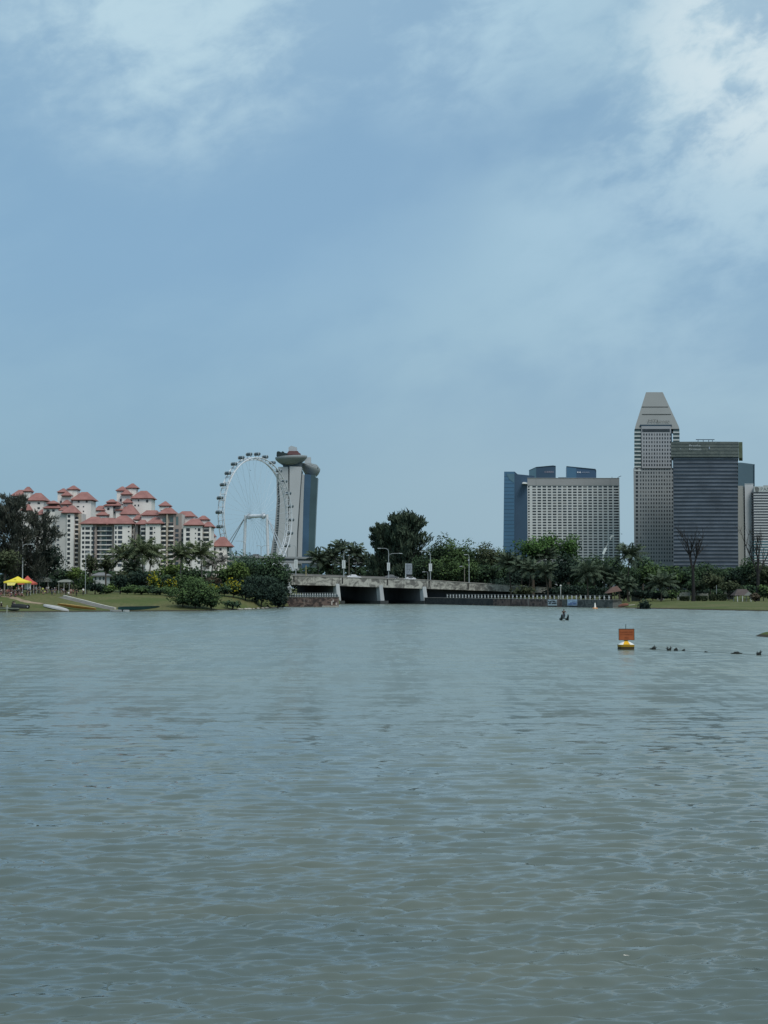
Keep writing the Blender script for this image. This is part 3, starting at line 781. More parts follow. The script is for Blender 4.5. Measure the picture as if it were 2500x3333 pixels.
DC = 940.0
def X(px, D=DC, py=1750): return wx(px, D, py)
def Zz(py, D=DC): return wz(py, D)
class Condo:
    def __init__(s, px, label, D=DC):
        s.D = D; s.t = thing('apartment_block', label, 'apartment building', (X(px, D), D, 2.0), 'white apartment blocks with red hipped roofs')
        s.wins = []; s.bals = []
    def wall(s, x0, x1, y0, y1=1945, d=0.0, dep=16, m=None):
        D = s.D + d
        MB().box(X(x0, D), X(x1, D), D, D+dep, Zz(y1, D) if y1 < 1940 else 1.5, Zz(y0, D)).build('wall', m or CREAM, s.t)
    def roof(s, x0, x1, yt, ye, d=0.0, dep=16, ridge=.3, over=.0):
        D = s.D + d
        b0, b1 = X(x0, D), X(x1, D); w_ = b1-b0
        ov = min(.9, w_*.06)
        MB().hip(b0+ov, b1-ov, D-.5, D+dep, Zz(ye, D), Zz(yt, D), over=ov, eave=.3, ridge=ridge).build('roof', ROOF, s.t)
        MB().box(b0+ov*1.2, b1-ov*1.2, D-.45, D+dep-.4, Zz(ye, D)-.75, Zz(ye, D)-.31).build('eave', EAVE, s.t)
    def win(s, xs, ys, w=6, h=7, d=0.0, m=None):
        D = s.D + d
        for y in ys:
            for x in xs:
                s.wins.append(((X(x-w/2, D), X(x+w/2, D), D-.10, D+.2, Zz(y+h/2, D), Zz(y-h/2, D)), m or GLASSD))
    def balc(s, x0, x1, ys, d=0.0, out=1.6, back=True, h=4.0, floor=15.2):
        D = s.D + d
        for y in ys:
            if back: s.wins.append(((X(x0, D), X(x1, D), D-.08, D+.2, Zz(y-1, D), Zz(y-floor*.68, D)), GLASSD))
            n = 8; z0, z1 = Zz(y+h*.55, D), Zz(y-h*.45, D); a, b = X(x0, D), X(x1, D)
            poly = [(a, D)] + [(a+(b-a)*(i/n), D-out*(.55+.45*math.sin(math.pi*i/n))) for i in range(n+1)] + [(b, D)]
            s.bals.append((poly, z0, z1))
    def done(s, limit=100):
        for i, (b, m_) in enumerate(s.wins[:limit]): MB().box(*b).build('window', m_, s.t)
        rest = s.wins[limit:]
        if rest:
            mm = MB()
            for b, m_ in rest: mm.box(*b)
            o = mm.build('window', GLASSD, s.t); o['kind'] = 'stuff'; ms = [GLASSD, GLASS, GLASSG]
            for q in ms[1:]: o.data.materials.append(q)
            for i, (b, m_) in enumerate(rest):
                for j in range(6): o.data.polygons[i*6+j].material_index = ms.index(m_)
        for poly, z0, z1 in s.bals[:limit]:
            o = MB().loft([[Vector((x, y, z0)) for x, y in poly], [Vector((x, y, z1)) for x, y in poly]]).build('balcony', CREAM, s.t); recalc(o)
        return s.t
FL = 15.2
def floors(y0, n, st=FL): return [y0+st*i for i in range(n)]

# farthest left block, behind the feathery tree
c = Condo(90, 'white apartment tower with stepped red roofs at far left, partly behind the feathery tree', 960)
c.wall(74, 140, 1627, d=2); c.wall(76, 97, 1598, 1640, d=6, dep=8); c.wall(40, 90, 1612, d=8); c.wall(70, 118, 1668, d=-4); c.wall(108, 156, 1697, d=-8)
c.roof(72, 100, 1583, 1598, d=6, dep=8); c.roof(82, 147, 1602, 1628, d=2); c.roof(32, 82, 1592, 1613, d=8); c.roof(65, 100, 1640, 1660, d=-4, dep=10); c.roof(104, 156, 1672, 1697, d=-8)
c.win([94, 125], [1638, 1654], 8, 6, 2); c.win([80, 105, 130], floors(1712, 9), 7, 7, -8); c.done()
# second block: tall tower with a lower front wing
c = Condo(235, 'tall white apartment tower with small red roof caps and a lower front wing')
c.wall(235, 295, 1625, d=6); c.wall(186, 234, 1601, d=10, dep=14); c.wall(218, 250, 1592, 1640, d=13, dep=8)
c.wall(200, 232, 1611, 1640, d=7, dep=3); c.wall(199, 231, 1640, 1665, d=4, dep=5)
c.wall(140, 190, 1652, d=-2); c.wall(178, 217, 1663, d=-7, m=CREAM2); c.wall(217, 240, 1667, d=-8); c.wall(240, 263, 1672, d=-4, m=BEIGE); c.wall(263, 270, 1672, d=-3, m=CREAM2)
c.roof(215, 254, 1579, 1592, d=13, dep=8, ridge=.15); c.roof(184, 218, 1588, 1601, d=10, dep=9, ridge=.15); c.roof(197, 232, 1599, 1612, d=6, dep=5, ridge=.15)
c.roof(229, 303, 1599, 1626, d=6); c.roof(196, 232, 1626, 1640, d=3, dep=6, ridge=.2); c.roof(150, 187, 1628, 1638, d=0, dep=9, ridge=.2); c.roof(138, 196, 1637, 1653, d=-2, ridge=.35)
c.roof(113, 152, 1655, 1674, d=-2); c.wall(116, 150, 1674, d=-2); c.roof(190, 218, 1645, 1660, d=-4); c.roof(198, 252, 1643, 1668, d=-8, ridge=.25)
c.win([255, 281], [1632], 6, 8, 6); c.win([271], floors(1649, 12), 4, 4, 6); c.win([253], floors(1649, 2), 8, 4, 6)
c.win([198], floors(1634, 1), 6, 8, 10); c.win([155, 173], [1662], 8, 7, -2)
c.win([224], floors(1680, 11), 9, 9, -8); c.win([189], floors(1712, 9), 8, 5, -7, GLASS)
c.balc(242, 255, floors(1692, 11), -4, 1.4, True, 4); c.done()
# wide middle block with long red roof
c = Condo(350, 'wide white apartment block under one long twin peaked red roof', 925)
c.wall(263, 436, 1706, d=2, m=CREAM2); c.wall(263, 302, 1706, d=-1); c.wall(302, 314, 1706, d=-.5, m=PINK); c.wall(366, 372, 1706, d=-.5, m=PINK); c.wall(372, 428, 1706, d=-3); c.wall(428, 437, 1706, d=0)
c.roof(258, 345, 1680, 1704, d=-1, ridge=.3); c.roof(350, 440, 1676, 1704, d=-3, ridge=.25); c.roof(318, 372, 1684, 1706, d=1, ridge=.8)
c.win([271, 281.5, 289], floors(1720, 8), 7.2, 8.5, -1); c.win([303], floors(1720, 8), 10, 9, -1.2); 
c.win([320], floors(1720, 9), 9, 10, 2, GLASS); c.win([335, 342], floors(1720, 9), 8, 11, 2, GLASSG); c.win([355], floors(1720, 9), 15, 10, 2, GLASS)
c.win([377], floors(1718, 9), 5.5, 9, -3, GLASS); c.win([391], floors(1718, 9), 14, 10, -3, GLASS); c.win([419], floors(1715, 9), 5, 4, -3)
for y in floors(1728, 8):
    c.bals.append(([(X(315, 925), 926.6), (X(315, 925), 925.4), (X(340, 925), 925.0), (X(365, 925), 925.4), (X(365, 925), 926.6)], Zz(y+1.2, 925), Zz(y-1.8, 925)))
c.win([432.5], floors(1717, 9), 3.5, 9, 0); c.done()
# tower behind it
c = Condo(440, 'slim white apartment tower rising behind the wide block with four small red roof caps', 985)
c.wall(430, 492, 1620, d=2); c.wall(379, 426, 1596, d=6); c.wall(411, 442, 1587, 1640, d=9, dep=8); c.wall(396, 424, 1608, 1640, d=4, dep=2.1)
c.wall(338, 367, 1645, d=-4); c.wall(367, 400, 1645, d=-2, m=CREAM2); c.wall(310, 340, 1660, d=-5); c.wall(392, 445, 1673, d=-12); c.wall(315, 346, 1676, d=-9); c.wall(400, 429, 1635, d=1, dep=4)
c.roof(407, 448, 1572, 1587, d=9, dep=8, ridge=.15); c.roof(375, 414, 1582, 1596, d=6, dep=8, ridge=.15); c.roof(391, 428, 1593, 1608, d=3, dep=5, ridge=.15); c.roof(424, 498, 1595, 1621, d=2)
c.roof(397, 431, 1622, 1635, d=0, dep=5, ridge=.2); c.roof(344, 378, 1624, 1634, d=-2, dep=8, ridge=.3); c.roof(336, 392, 1630, 1645, d=-4, ridge=.45); c.roof(304, 342, 1644, 1660, d=-5, ridge=.5); c.roof(311, 352, 1663, 1676, d=-9, dep=9, ridge=.2)
c.roof(373, 420, 1642, 1660, d=-3, ridge=.5); c.roof(388, 447, 1640, 1673, d=-12, ridge=.2); c.wall(376, 420, 1660, d=-3)
c.win([478], [1631], 7, 9, 2); c.win([450], [1629, 1645], 4, 6, 2); c.win([392], [1628], 5, 8, 6); c.win([352], [1656], 8, 8, -4); c.win([353], [1676], 6, 5, -4); c.win([372], [1652, 1668], 5, 6, -2); c.win([439], [1645], 5, 5, 2); c.done()
# large right block
c = Condo(570, 'large white apartment block with a central column of balconies under a peaked red roof cap', 915)
c.wall(446, 478, 1703, d=6, m=CREAM2); c.wall(440, 449, 1706, d=2, m=PINK); c.wall(457, 474, 1705, d=-1, m=CREAM2); c.wall(474, 522, 1703, d=-4); c.wall(460, 520, 1676, 1720, d=8)
c.wall(520, 590, 1671, d=0, m=PINK); c.wall(541, 546, 1671, d=-1.6, m=BEIGE); c.wall(564, 569, 1671, d=-.8, m=PINK); c.wall(522, 541, 1690, d=-.6, m=CREAM2)
c.wall(588, 598, 1675, d=1, m=CREAM2); c.wall(573, 632, 1680, 1720, d=8); c.wall(597, 658, 1708, d=-4); c.wall(658, 684, 1712, d=-1, m=CREAM2); c.wall(681, 687, 1712, d=-1.5); c.wall(645, 676, 1690, 1715, d=6, dep=10); c.wall(518, 550, 1645, 1660, d=5, dep=8)
c.roof(515, 554, 1630, 1645, d=5, dep=9, ridge=.1); c.roof(512, 574, 1648, 1671, d=-1, ridge=.2); c.roof(456, 519, 1659, 1676, d=8, ridge=.6); c.roof(570, 634, 1662, 1680, d=8, ridge=.5)
c.roof(440, 477, 1690, 1705, d=-1, ridge=.4); c.roof(474, 533, 1682, 1703, d=-4, ridge=.3); c.roof(596, 664, 1686, 1708, d=-4, ridge=.35); c.roof(640, 680, 1677, 1690, d=6, dep=9, ridge=.25); c.roof(656, 694, 1696, 1713, d=-1, ridge=.25); c.roof(432, 462, 1676, 1690, d=9, dep=8, ridge=.4)
c.win([492], floors(1720, 7), 10, 10, -4); c.win([503], floors(1718, 7), 4, 4, -4)
c.win([535], [1693], 13, 14, -.6, GLASSG); c.win([558], [1692], 13, 16, 0, GLASSG); c.win([576.5], [1695], 8, 28, 0, GLASSG)
c.balc(459, 476, floors(1728, 7), -1, 1.5); c.balc(523, 540, floors(1713, 10), -.6, 1.5); c.balc(548, 566, floors(1713, 10), 0, 1.9)
c.win([576], floors(1727, 9), 11, 10, 0, GLASS); c.win([594], floors(1727, 9), 10, 10, 1, GLASS); c.win([612], floors(1724, 8), 12, 10, -4); c.win([636.5], floors(1721, 8), 4, 4, -4); c.win([648], floors(1724, 8), 8.5, 9.5, -4)
c.balc(662, 680, floors(1733, 8), -1, 1.6); c.done()
# small right block
c = Condo(715, 'small white apartment block with a red hipped roof beside the wheel', 930)
c.wall(683, 738, 1776, d=0); c.wall(686, 700, 1745, 1780, d=5, dep=8); c.wall(681, 686, 1760, d=3, m=PINK)
c.roof(686, 755, 1746, 1777, d=0, ridge=.25); c.roof(681, 701, 1733, 1745, d=5, dep=8, ridge=.2)
c.win([699, 718], floors(1788, 4), 7, 8, 0); c.balc(738, 748, floors(1797, 3), 3, 1.5, False); c.wall(738, 746, 1779, d=4, m=GLASSG); c.done()

# ---- observation wheel
DW = 1750.0
SILV = mat('wheel_white_steel', (.62, .65, .68), .5, .05, .2)
STEEL = mat('wheel_grey_steel', (.42, .47, .52), .5, .05, .2)
CAB = mat('capsule_dark_glass', (.07, .10, .115), .3, .1, .3, spec=.5)
CABF = mat('capsule_frame', (.36, .40, .42), .5, .1, .3)
hub = at(834, 1680, DW)
wheel = thing('observation_wheel', 'giant white observation wheel with dark glass capsules around its rim', 'ferris wheel', (hub.x, DW, 2.0))
u_ = Vector((.505, .863, 0)); ax = Vector((.863, -.505, 0)); up = Vector((0, 0, 1))
RW = 69.5
def wp(a, r, o): return hub + u_*math.cos(a)*r + up*math.sin(a)*r + ax*o
for o_ in (-4.2, 4.2):
    pts = [wp(2*math.pi*k/84, RW, o_) for k in range(85)]
    MB().tube(pts, .68, 6).build('rim', SILV, wheel)
mm = MB()
for k in range(56):
    a0_, a1_ = 2*math.pi*k/56, 2*math.pi*(k+1)/56
    mm.tube([wp(a0_, RW, -4.2), wp(a0_, RW, 4.2)], .34, 4)
    mm.tube([wp(a0_, RW, -4.2), wp(a1_, RW, 4.2)], .26, 4)
    mm.tube([wp(a0_, RW-2.4, 0), wp(a0_, RW, -4.2)], .22, 4); mm.tube([wp(a0_, RW-2.4, 0), wp(a0_, RW, 4.2)], .22, 4)
mm.tube([wp(2*math.pi*k/84, RW-2.4, 0) for k in range(85)], .55, 5)
mm.build('rim_truss', SILV, wheel)
mm = MB()
for k in range(56):
    a = 2*math.pi*k/56
    mm.tube([hub+ax*(8 if k % 2 else -8)+(wp(a, 1.8, 0)-hub), wp(a, RW-2.2, 0)], .11, 3)
mm.build('spoke_cables', mat('cable_steel', (.42, .50, .56), .5), wheel)
MB().tube([hub-ax*14, hub-ax*11.5, hub+ax*11.5, hub+ax*14], [1.5, 2.2, 2.2, 1.5], 12).build('spindle', SILV, wheel)
for s in (-1, 1):
    MB().lathe((0,0,0), [(0.1,-.1)], 3) if False else None
    e = hub+ax*s*10.5
    MB().tube([e-ax*.9, e+ax*.9], 3.6, 14).build('hub_flange', STEEL, wheel)
    b = hub+ax*s*15.5
    leg = MB(); leg.tube([b+Vector((0,0,1.6)), Vector((b.x+ax.x*s*2.0, b.y+ax.y*s*2, 40)), Vector((b.x+ax.x*s*3.5, b.y+ax.y*s*3.5, 0))], [1.7, 1.9, 1.5], 10)
    leg.build('support_column', SILV, wheel)
    for q in (-1, 1):
        MB().tube([b, Vector((b.x+ax.x*s*(66 if s < 0 else 46)+u_.x*q*9, b.y+ax.y*s*(66 if s < 0 else 46)+u_.y*q*9, 0))], .55, 6).build('stay_leg', STEEL, wheel)
cap0 = None
for k in range(28):
    a = 2*math.pi*k/28 + math.pi/2 - .02
    c0 = wp(a, RW+4.6, 0)
    if cap0 is None:
        rings = []
        for t_ in (-1, -.86, -.5, 0, .5, .86, 1):
            r_ = 2.05*(1-.42*abs(t_)**3.5); p = ax*t_*4.2
            side = Vector((ax.y, -ax.x, 0))
            rings.append([p + side*math.cos(q)*r_ + up*math.sin(q)*r_ for q in [2*math.pi*j/10 for j in range(10)]])
        o = MB().loft(rings).build('capsule', CAB, None); recalc(o); cme = o.data; bpy.data.objects.remove(o)
        fmes = []
        for t_ in (-3.1, 3.1):
            fm = MB(); fm.loft([[ax*(t_+e_) + side*math.cos(q)*2.12 + up*math.sin(q)*2.12 for q in [2*math.pi*j/12 for j in range(12)]] for e_ in (-.35, .35)])
            o = fm.build('frame_ring', CABF, None); fmes.append(o.data); bpy.data.objects.remove(o)
        cap0 = True
    co = bpy.data.objects.new('capsule', cme); COL.objects.link(co); co.parent = wheel; co.location = c0-Vector(wheel.location)
    for fme in fmes:
        fo = bpy.data.objects.new('frame_ring', fme); COL.objects.link(fo); fo.parent = co
    ar = MB(); radial = (c0-hub).normalized()
    ar.tube([wp(a, RW-.2, -3.2), c0-radial*1.8-ax*1.6], .35, 4); ar.tube([wp(a, RW-.2, 3.2), c0-radial*1.8+ax*1.6], .35, 4)
    ar.build('capsule_arm', STEEL, wheel)

# ---- curved hotel towers with the ship-like roof
DM = 2150.0
def pm(px, py, D=DM): p = at(px, py, D); return (p.x, p.z)
def zx(x, y): return (660 + x/3.814, 1420 + y/3.814)      # notes taken from an enlarged crop
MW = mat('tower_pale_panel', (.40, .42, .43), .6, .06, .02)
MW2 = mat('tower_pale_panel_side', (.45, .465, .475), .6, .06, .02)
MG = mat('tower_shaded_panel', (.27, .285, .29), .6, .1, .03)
MBL = mat('tower_blue_glass', (.048, .10, .165), .35, .18, .03, spec=.5)
MGR = mat('tower_green_glass', (.052, .09, .10), .35, .18, .03, spec=.5)
SEAM = mat('tower_seam', (.055, .075, .085), .7)
HULL = mat('hull_grey', (.26, .29, .30), .5, .12, .04)
HULLT = mat('hull_rim', (.33, .36, .37), .5, .1, .05)
b0 = at(930, 1905, DM)
mbs = thing('hotel_tower', 'curved pale hotel towers carrying a ship shaped roof deck behind the wheel', 'hotel', (b0.x, DM, 2))
def panel(name, pts, mtl, y0, dep, bottom=True):
    poly = [pm(*zx(x, y), D=y0) for x, y in pts]
    o = MB().prism(poly, y0, y0+dep).build(name, mtl, mbs); recalc(o); return o
panel('end_wall', [(935, 380), (1060, 380), (1065, 700), (1052, 1490), (1040, 1700), (880, 1700), (905, 1490), (945, 1100), (958, 800), (945, 560)], MW, DM, 22)
panel('end_wall', [(1078, 372), (1228, 380), (1205, 700), (1170, 1200), (1160, 1700), (1050, 1700), (1068, 1000), (1075, 700)], MW2, DM-1, 22)
panel('seam', [(1050, 360), (1090, 360), (1080, 700), (1064, 720), (1052, 1000), (1040, 1700), (1030, 1700), (1040, 1000)], SEAM, DM+1.5, 18)
panel('side_wall', [(915, 470), (960, 440), (962, 800), (948, 1100), (908, 1490), (890, 1700), (800, 1700), (838, 1480), (895, 1120), (918, 800)], MG, DM+3, 24)
for i in range(34):
    y = 500 + i*30; t_ = i/33; xl = float(np.interp(y, [470, 800, 1120, 1480], [922, 924, 902, 852])); xr = float(np.interp(y, [470, 800, 1100, 1490], [955, 956, 942, 905]))
    p0 = pm(*zx(xl+(xr-xl)*.25, y), D=DM+2.5); p1 = pm(*zx(xr-1, y+13), D=DM+2.5)
    MB().box(p0[0], p1[0], DM+2.6, DM+3.4, p1[1], p0[1]).build('balcony_slab', SEAM, mbs)
panel('end_wall', [(1222, 455), (1262, 480), (1250, 800), (1232, 1480), (1228, 1700), (1160, 1700), (1172, 1300), (1205, 800)], MW, DM+6, 20)
panel('seam', [(1205, 400), (1236, 430), (1216, 700), (1186, 1200), (1170, 1700), (1156, 1700), (1166, 1200), (1200, 700)], SEAM, DM+4, 20)
panel('glass_facade', [(1264, 470), (1345, 478), (1325, 900), (1312, 1480), (1310, 1700), (1226, 1700), (1231, 1480), (1250, 800)], MBL, DM+7, 24)
panel('glass_facade', [(1345, 478), (1398, 482), (1400, 512), (1428, 516), (1408, 900), (1384, 1480), (1376, 1700), (1310, 1700), (1312, 1480), (1325, 900)], MGR, DM+7.4, 24)
def hull(x0, x1, yt0, yt1, depth_y, D, dep, name='roof_deck'):
    xa, za = pm(*zx(x0, yt0), D=D); xb, zb = pm(*zx(x1, yt1), D=D); _, zd = pm(*zx(x0, depth_y), D=D)
    cx, cz = (xa+xb)/2, (za+zb)/2; hw = (xb-xa)/2; tilt = (zb-za)/2
    rings = []
    for s_, k in ((0.30, 1.0), (.55, .84), (.80, .5), (.95, .2), (1.0, .02), (.99, -.06)):
        rings.append([Vector((cx+hw*s_*math.cos(a), D+dep*.5+dep*.5*s_*math.sin(a), cz+tilt*s_*math.cos(a)-k*(cz-zd))) for a in [2*math.pi*j/36 for j in range(36)]])
    o = MB().loft(rings).build(name, HULL, mbs, smooth=True); recalc(o)
    o = MB().loft([[Vector((cx+hw*s_*math.cos(a), D+dep*.5+dep*.5*s_*math.sin(a), cz+tilt*math.cos(a)+z)) for a in [2*math.pi*j/36 for j in range(36)]] for s_, z in ((1.0, .35), (1.0, 1.7), (.9, 2.1))]).build('deck_rim', HULLT, mbs); recalc(o)
hull(885, 1287, 262, 240, 352, DM-12, 46)
panel('neck', [(985, 330), (1232, 330), (1226, 385), (1000, 385)], SEAM, DM+2, 18)
panel('roof_garden', [(915, 245), (918, 200), (932, 184), (958, 190), (975, 200), (985, 186), (1004, 190), (1018, 206), (1050, 210), (1050, 245)], mat('dark_canopy', (.025, .040, .042), .9, .3, .3), DM, 14)
panel('roof_pavilion', [(1030, 228), (1050, 205), (1068, 182), (1180, 182), (1196, 205), (1212, 212), (1212, 228)], mat('red_brown_roof', (.145, .075, .075), .8), DM+3, 14)
panel('plant_room', [(1066, 182), (1064, 140), (1096, 117), (1166, 136), (1166, 182)], mat('pale_cladding', (.42, .46, .48), .6, .06, .1), DM+8, 12)
hull(1205, 1452, 335, 405, 500, DM+20, 40)
panel('roof_canopy', [(1222, 352), (1235, 328), (1330, 330), (1415, 352), (1438, 378), (1436, 392), (1340, 352), (1250, 346)], HULLT, DM+26, 26)
panel('plant_room', [(1265, 330), (1262, 300), (1290, 262), (1340, 258), (1342, 330)], mat('pale_cladding', (.42, .46, .48), .6), DM+34, 12)

# ---- elevated expressway in front of the wheel
DV = 1150.0
via = thing('viaduct', 'elevated grey expressway on columns passing in front of the curved hotel towers', 'viaduct', (wx(960, DV), DV, 2))
VG = mat('viaduct_concrete', (.27, .285, .295), .85, .08, .1)
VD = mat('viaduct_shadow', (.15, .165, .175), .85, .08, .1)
def vz(px, py): return at(px, py, DV).z
for nm, ya, yb, dd, mt_ in (('parapet', 1814, 1820, 0, VG), ('deck', 1820.2, 1827, 1.5, VD), ('lower_deck', 1827.2, 1834, .6, VG)):
    MB().add([(wx(560, DV), DV+dd, vz(560, yb-9)), (wx(1300, DV), DV+dd, vz(1300, yb+4)), (wx(1300, DV), DV+dd, vz(1300, ya+4)), (wx(560, DV), DV+dd, vz(560, ya-9)),
              (wx(560, DV), DV+22, vz(560, yb-9)), (wx(1300, DV), DV+22, vz(1300, yb+4)), (wx(1300, DV), DV+22, vz(1300, ya+4)), (wx(560, DV), DV+22, vz(560, ya-9))],
             [(0,1,2,3),(7,6,5,4),(0,4,5,1),(1,5,6,2),(2,6,7,3),(3,7,4,0)]).build(nm, mt_, via)
for px in (620, 760, 860, 932, 1000, 1090, 1180):
    x = wx(px, DV); m_ = MB().box(x-1.6, x+1.6, DV+4, DV+8, 1.0, vz(px, 1834)-.5)
    if px == 1000: m_ = MB().prism([(x-8, vz(px, 1834)-.2), (x-5, vz(px, 1834)-.2), (x+1.0, 1.0), (x-2.0, 1.0)], DV+4, DV+8).prism([(x+3.4, vz(px, 1834)-.2), (x+8, vz(px, 1834)-.2), (x+4.6, 1.0), (x+1.2, 1.0)], DV+4, DV+8)
    m_.build('column', VG, via)

# ---- office and hotel towers on the right
def side(m, D, sl=None):
    """turn the depth of a front-facing block so its flanks follow the street grid towards the river"""
    if sl is None: sl = sum(v[0] for v in m.v)/len(m.v)/D
    m.v = [(x+(y-D)*sl, y, z) for x, y, z in m.v]; return m
def slab(name, t, px0, px1, ytop, D, dep, mtl, ybot=1920, py=1700):
    zb = 1.5 if ybot >= 1900 else wz(ybot, D)
    return side(MB().box(wx(px0, D, py), wx(px1, D, py), D, D+dep, zb, wz(ytop, D)), D).build(name, mtl, t)
def polyslab(name, t, pts, D, dep, mtl):
    m = MB().prism([(at(x, y, D).x, at(x, y, D).z) for x, y in pts], D, D+dep); m.v = [(x+(y-D)*SLT, y, z) for x, y, z in m.v]; o = m.build(name, mtl, t); recalc(o); return o
BG1 = mat('blue_curtain_glass', (.060, .140, .230), .35, .12, .02, spec=.5)
BG2 = mat('blue_curtain_glass_dark', (.042, .080, .130), .35, .12, .02, spec=.5)
BG3 = mat('blue_curtain_glass_light', (.085, .165, .215), .35, .12, .02, spec=.5)
BGE = mat('glass_edge_line', (.03, .06, .09), .5)
DB = 2500.0; SLT = .10
t = thing('office_tower', 'slim leaning blue glass tower left of the pale hotel block', 'office tower', (wx(1660, DB), DB, 2))
polyslab('glass_facade', t, [(1641, 1535), (1675, 1535), (1673, 1915), (1637, 1915)], DB, 40, BG1)
polyslab('glass_facade', t, [(1675.2, 1535), (1685, 1543.5), (1721, 1547), (1740, 1549), (1740, 1915), (1673.2, 1915)], DB+3, 40, BG2)
polyslab('crown_panel', t, [(1648, 1542), (1674, 1542), (1674, 1572), (1658, 1560)], DB-.4, .3, BG3)
for y in range(1550, 1850, 12):
    polyslab('floor_line', t, [(1641, y), (1673.5, y), (1673.5, y+1), (1641, y+1)], DB-.15, .2, BGE)
polyslab('roof_canopy', t, [(1699, 1572), (1704, 1569), (1711, 1569.5), (1717, 1572), (1722, 1571), (1722, 1573), (1712, 1574.5), (1701, 1574)], DB-14, 16, mat('bright_canopy', (.78, .8, .8), .4))
t = thing('office_tower', 'blue glass tower with a chamfered left corner behind the pale hotel block', 'office tower', (wx(1765, DB), DB+60, 2))
polyslab('glass_facade', t, [(1722, 1531), (1745, 1520.5), (1745, 1915), (1722, 1915)], DB+60, 40, BG3)
polyslab('glass_facade', t, [(1745.1, 1520.5), (1798, 1515.5), (1809, 1517), (1809, 1915), (1745.1, 1915)], DB+60.5, 40, BG2)
polyslab('parapet_edge', t, [(1721.5, 1530.5), (1745, 1519.8), (1800, 1514.8), (1809.4, 1516.4), (1809.4, 1517.6), (1800, 1516), (1745, 1521), (1721.5, 1531.7)], DB+59.5, 2, BGE)
text_part('CERN', 4.0, at(1772, 1538.5, DB+59.8), t, mat('sign_pink', (.42, .36, .42), .6), sx=1.55)
t = thing('office_tower', 'blue glass tower with a white sign and sloping top behind the pale hotel block', 'office tower', (wx(1890, DB), DB+90, 2))
D3 = DB+90
polyslab('glass_facade', t, [(1844, 1518), (1876, 1521), (1876, 1915), (1844, 1915)], D3, 40, BG1)
polyslab('glass_facade', t, [(1876.1, 1521), (1938, 1527), (1941, 1533), (1941, 1915), (1876.1, 1915)], D3+.5, 40, mat('blue_curtain_glass_mid', (.045, .092, .165), .35, .12, .02, spec=.5))
polyslab('parapet_edge', t, [(1843.6, 1517), (1938.5, 1526.2), (1941.5, 1532.8), (1940, 1533), (1937.5, 1527.6), (1843.6, 1518.6)], D3-.6, 2, BGE)
SW = mat('sign_white', (.80, .80, .84), .5)
for px in (1879.5, 1886.5):
    polyslab('logo', t, [(px-1.2, 1537), (px+2.6, 1534), (px+3.2, 1537.5), (px+2.6, 1540), (px+.2, 1538.5)], D3-.5, .3, SW)
text_part('ANDREL', 3.0, at(1893, 1539.2, D3-.3), t, mat('sign_grey', (.36, .40, .50), .6), sx=1.3)
# pale gridded hotel block
DH = 1750.0
HB = mat('hotel_grey_concrete', (.315, .32, .32), .85, .07, .03)
HBL = mat('hotel_pale_concrete', (.56, .575, .565), .85, .06, .03)
t = thing('hotel_block', 'wide pale grey hotel block covered by a grid of small dark windows', 'hotel', (wx(1867, DH), DH, 2))
slab('facade', t, 1717, 2017.5, 1580, DH, 30, HBL); slab('crown', t, 1717.5, 2017, 1557, DH-.4, 30, HB, ybot=1579.9)
slab('roof_edge', t, 1716.8, 2017.6, 1555.5, DH-.8, 31, mat('hotel_coping', (.36, .36, .35), .8), ybot=1556.9)
slab('crown_seam', t, 1746, 1747.2, 1557.5, DH-.7, .28, HB, ybot=1579); slab('crown_seam', t, 1988, 1989, 1557.5, DH-.7, .28, HB, ybot=1579)
ws = []
for r_ in range(37):
    y = 1584.3+8.95*r_
    for k in range(19):
        px = 1717.5+16.55*k + (0 if k else 3)
        wd = 11.8 if 0 < k < 18 else 5.5
        if k == 18: px = 2008
        off = 0 if k == 18 else (-1 if k == 0 else 5.6 if False else 0)
        ws.append((wx(px+11.3-11.8 if k else 1719, DH, 1700), wx(px+11.3 if k else 1724.5, DH, 1700) if k < 18 else wx(2014.5, DH, 1700), DH-.12, DH+.3, wz(y+2.35, DH), wz(y-2.35, DH)))
many(ws, 'window', [GLASSD, GLASS, CURT], t, 100)
slab('roof_plant', t, 1818, 1844, 1553.5, DH+12, 10, BGE, ybot=1557)
mm = MB(); p = at(2010, 1556, DH); q = at(2022, 1549, DH); mm.tube([p, at(2013, 1553, DH), q], .3, 4); mm.tube([at(1992, 1556, DH), at(1992, 1552, DH)], .3, 4); mm.build('roof_crane', BGE, t)
t = thing('tilted_sail_roof', 'small white tilted roof panel poking above the trees before the pale hotel block', 'roof structure', (wx(1965, 1500), 1500, 2))
polyslab('panel', t, [(1960, 1802), (1968, 1783), (1976, 1784), (1966, 1806)], 1500, 4, mat('sail_white', (.6, .64, .64), .6)); polyslab('panel', t, [(1984, 1754), (1988, 1744), (1996, 1740), (1999, 1745), (1991, 1748), (1988, 1758)], 1500, 2, mat('sail_grey', (.36, .40, .40), .6))
polyslab('mast', t, [(1962, 1800), (1985, 1754), (1986.5, 1755), (1964, 1801)], 1501.5, 1, mat('sail_grey', (.36, .40, .40), .6)); polyslab('stand', t, [(1960, 1802), (1966, 1802), (1966, 1912), (1960, 1912)], 1501.2, 2, mat('sail_grey', (.36, .40, .40), .6))
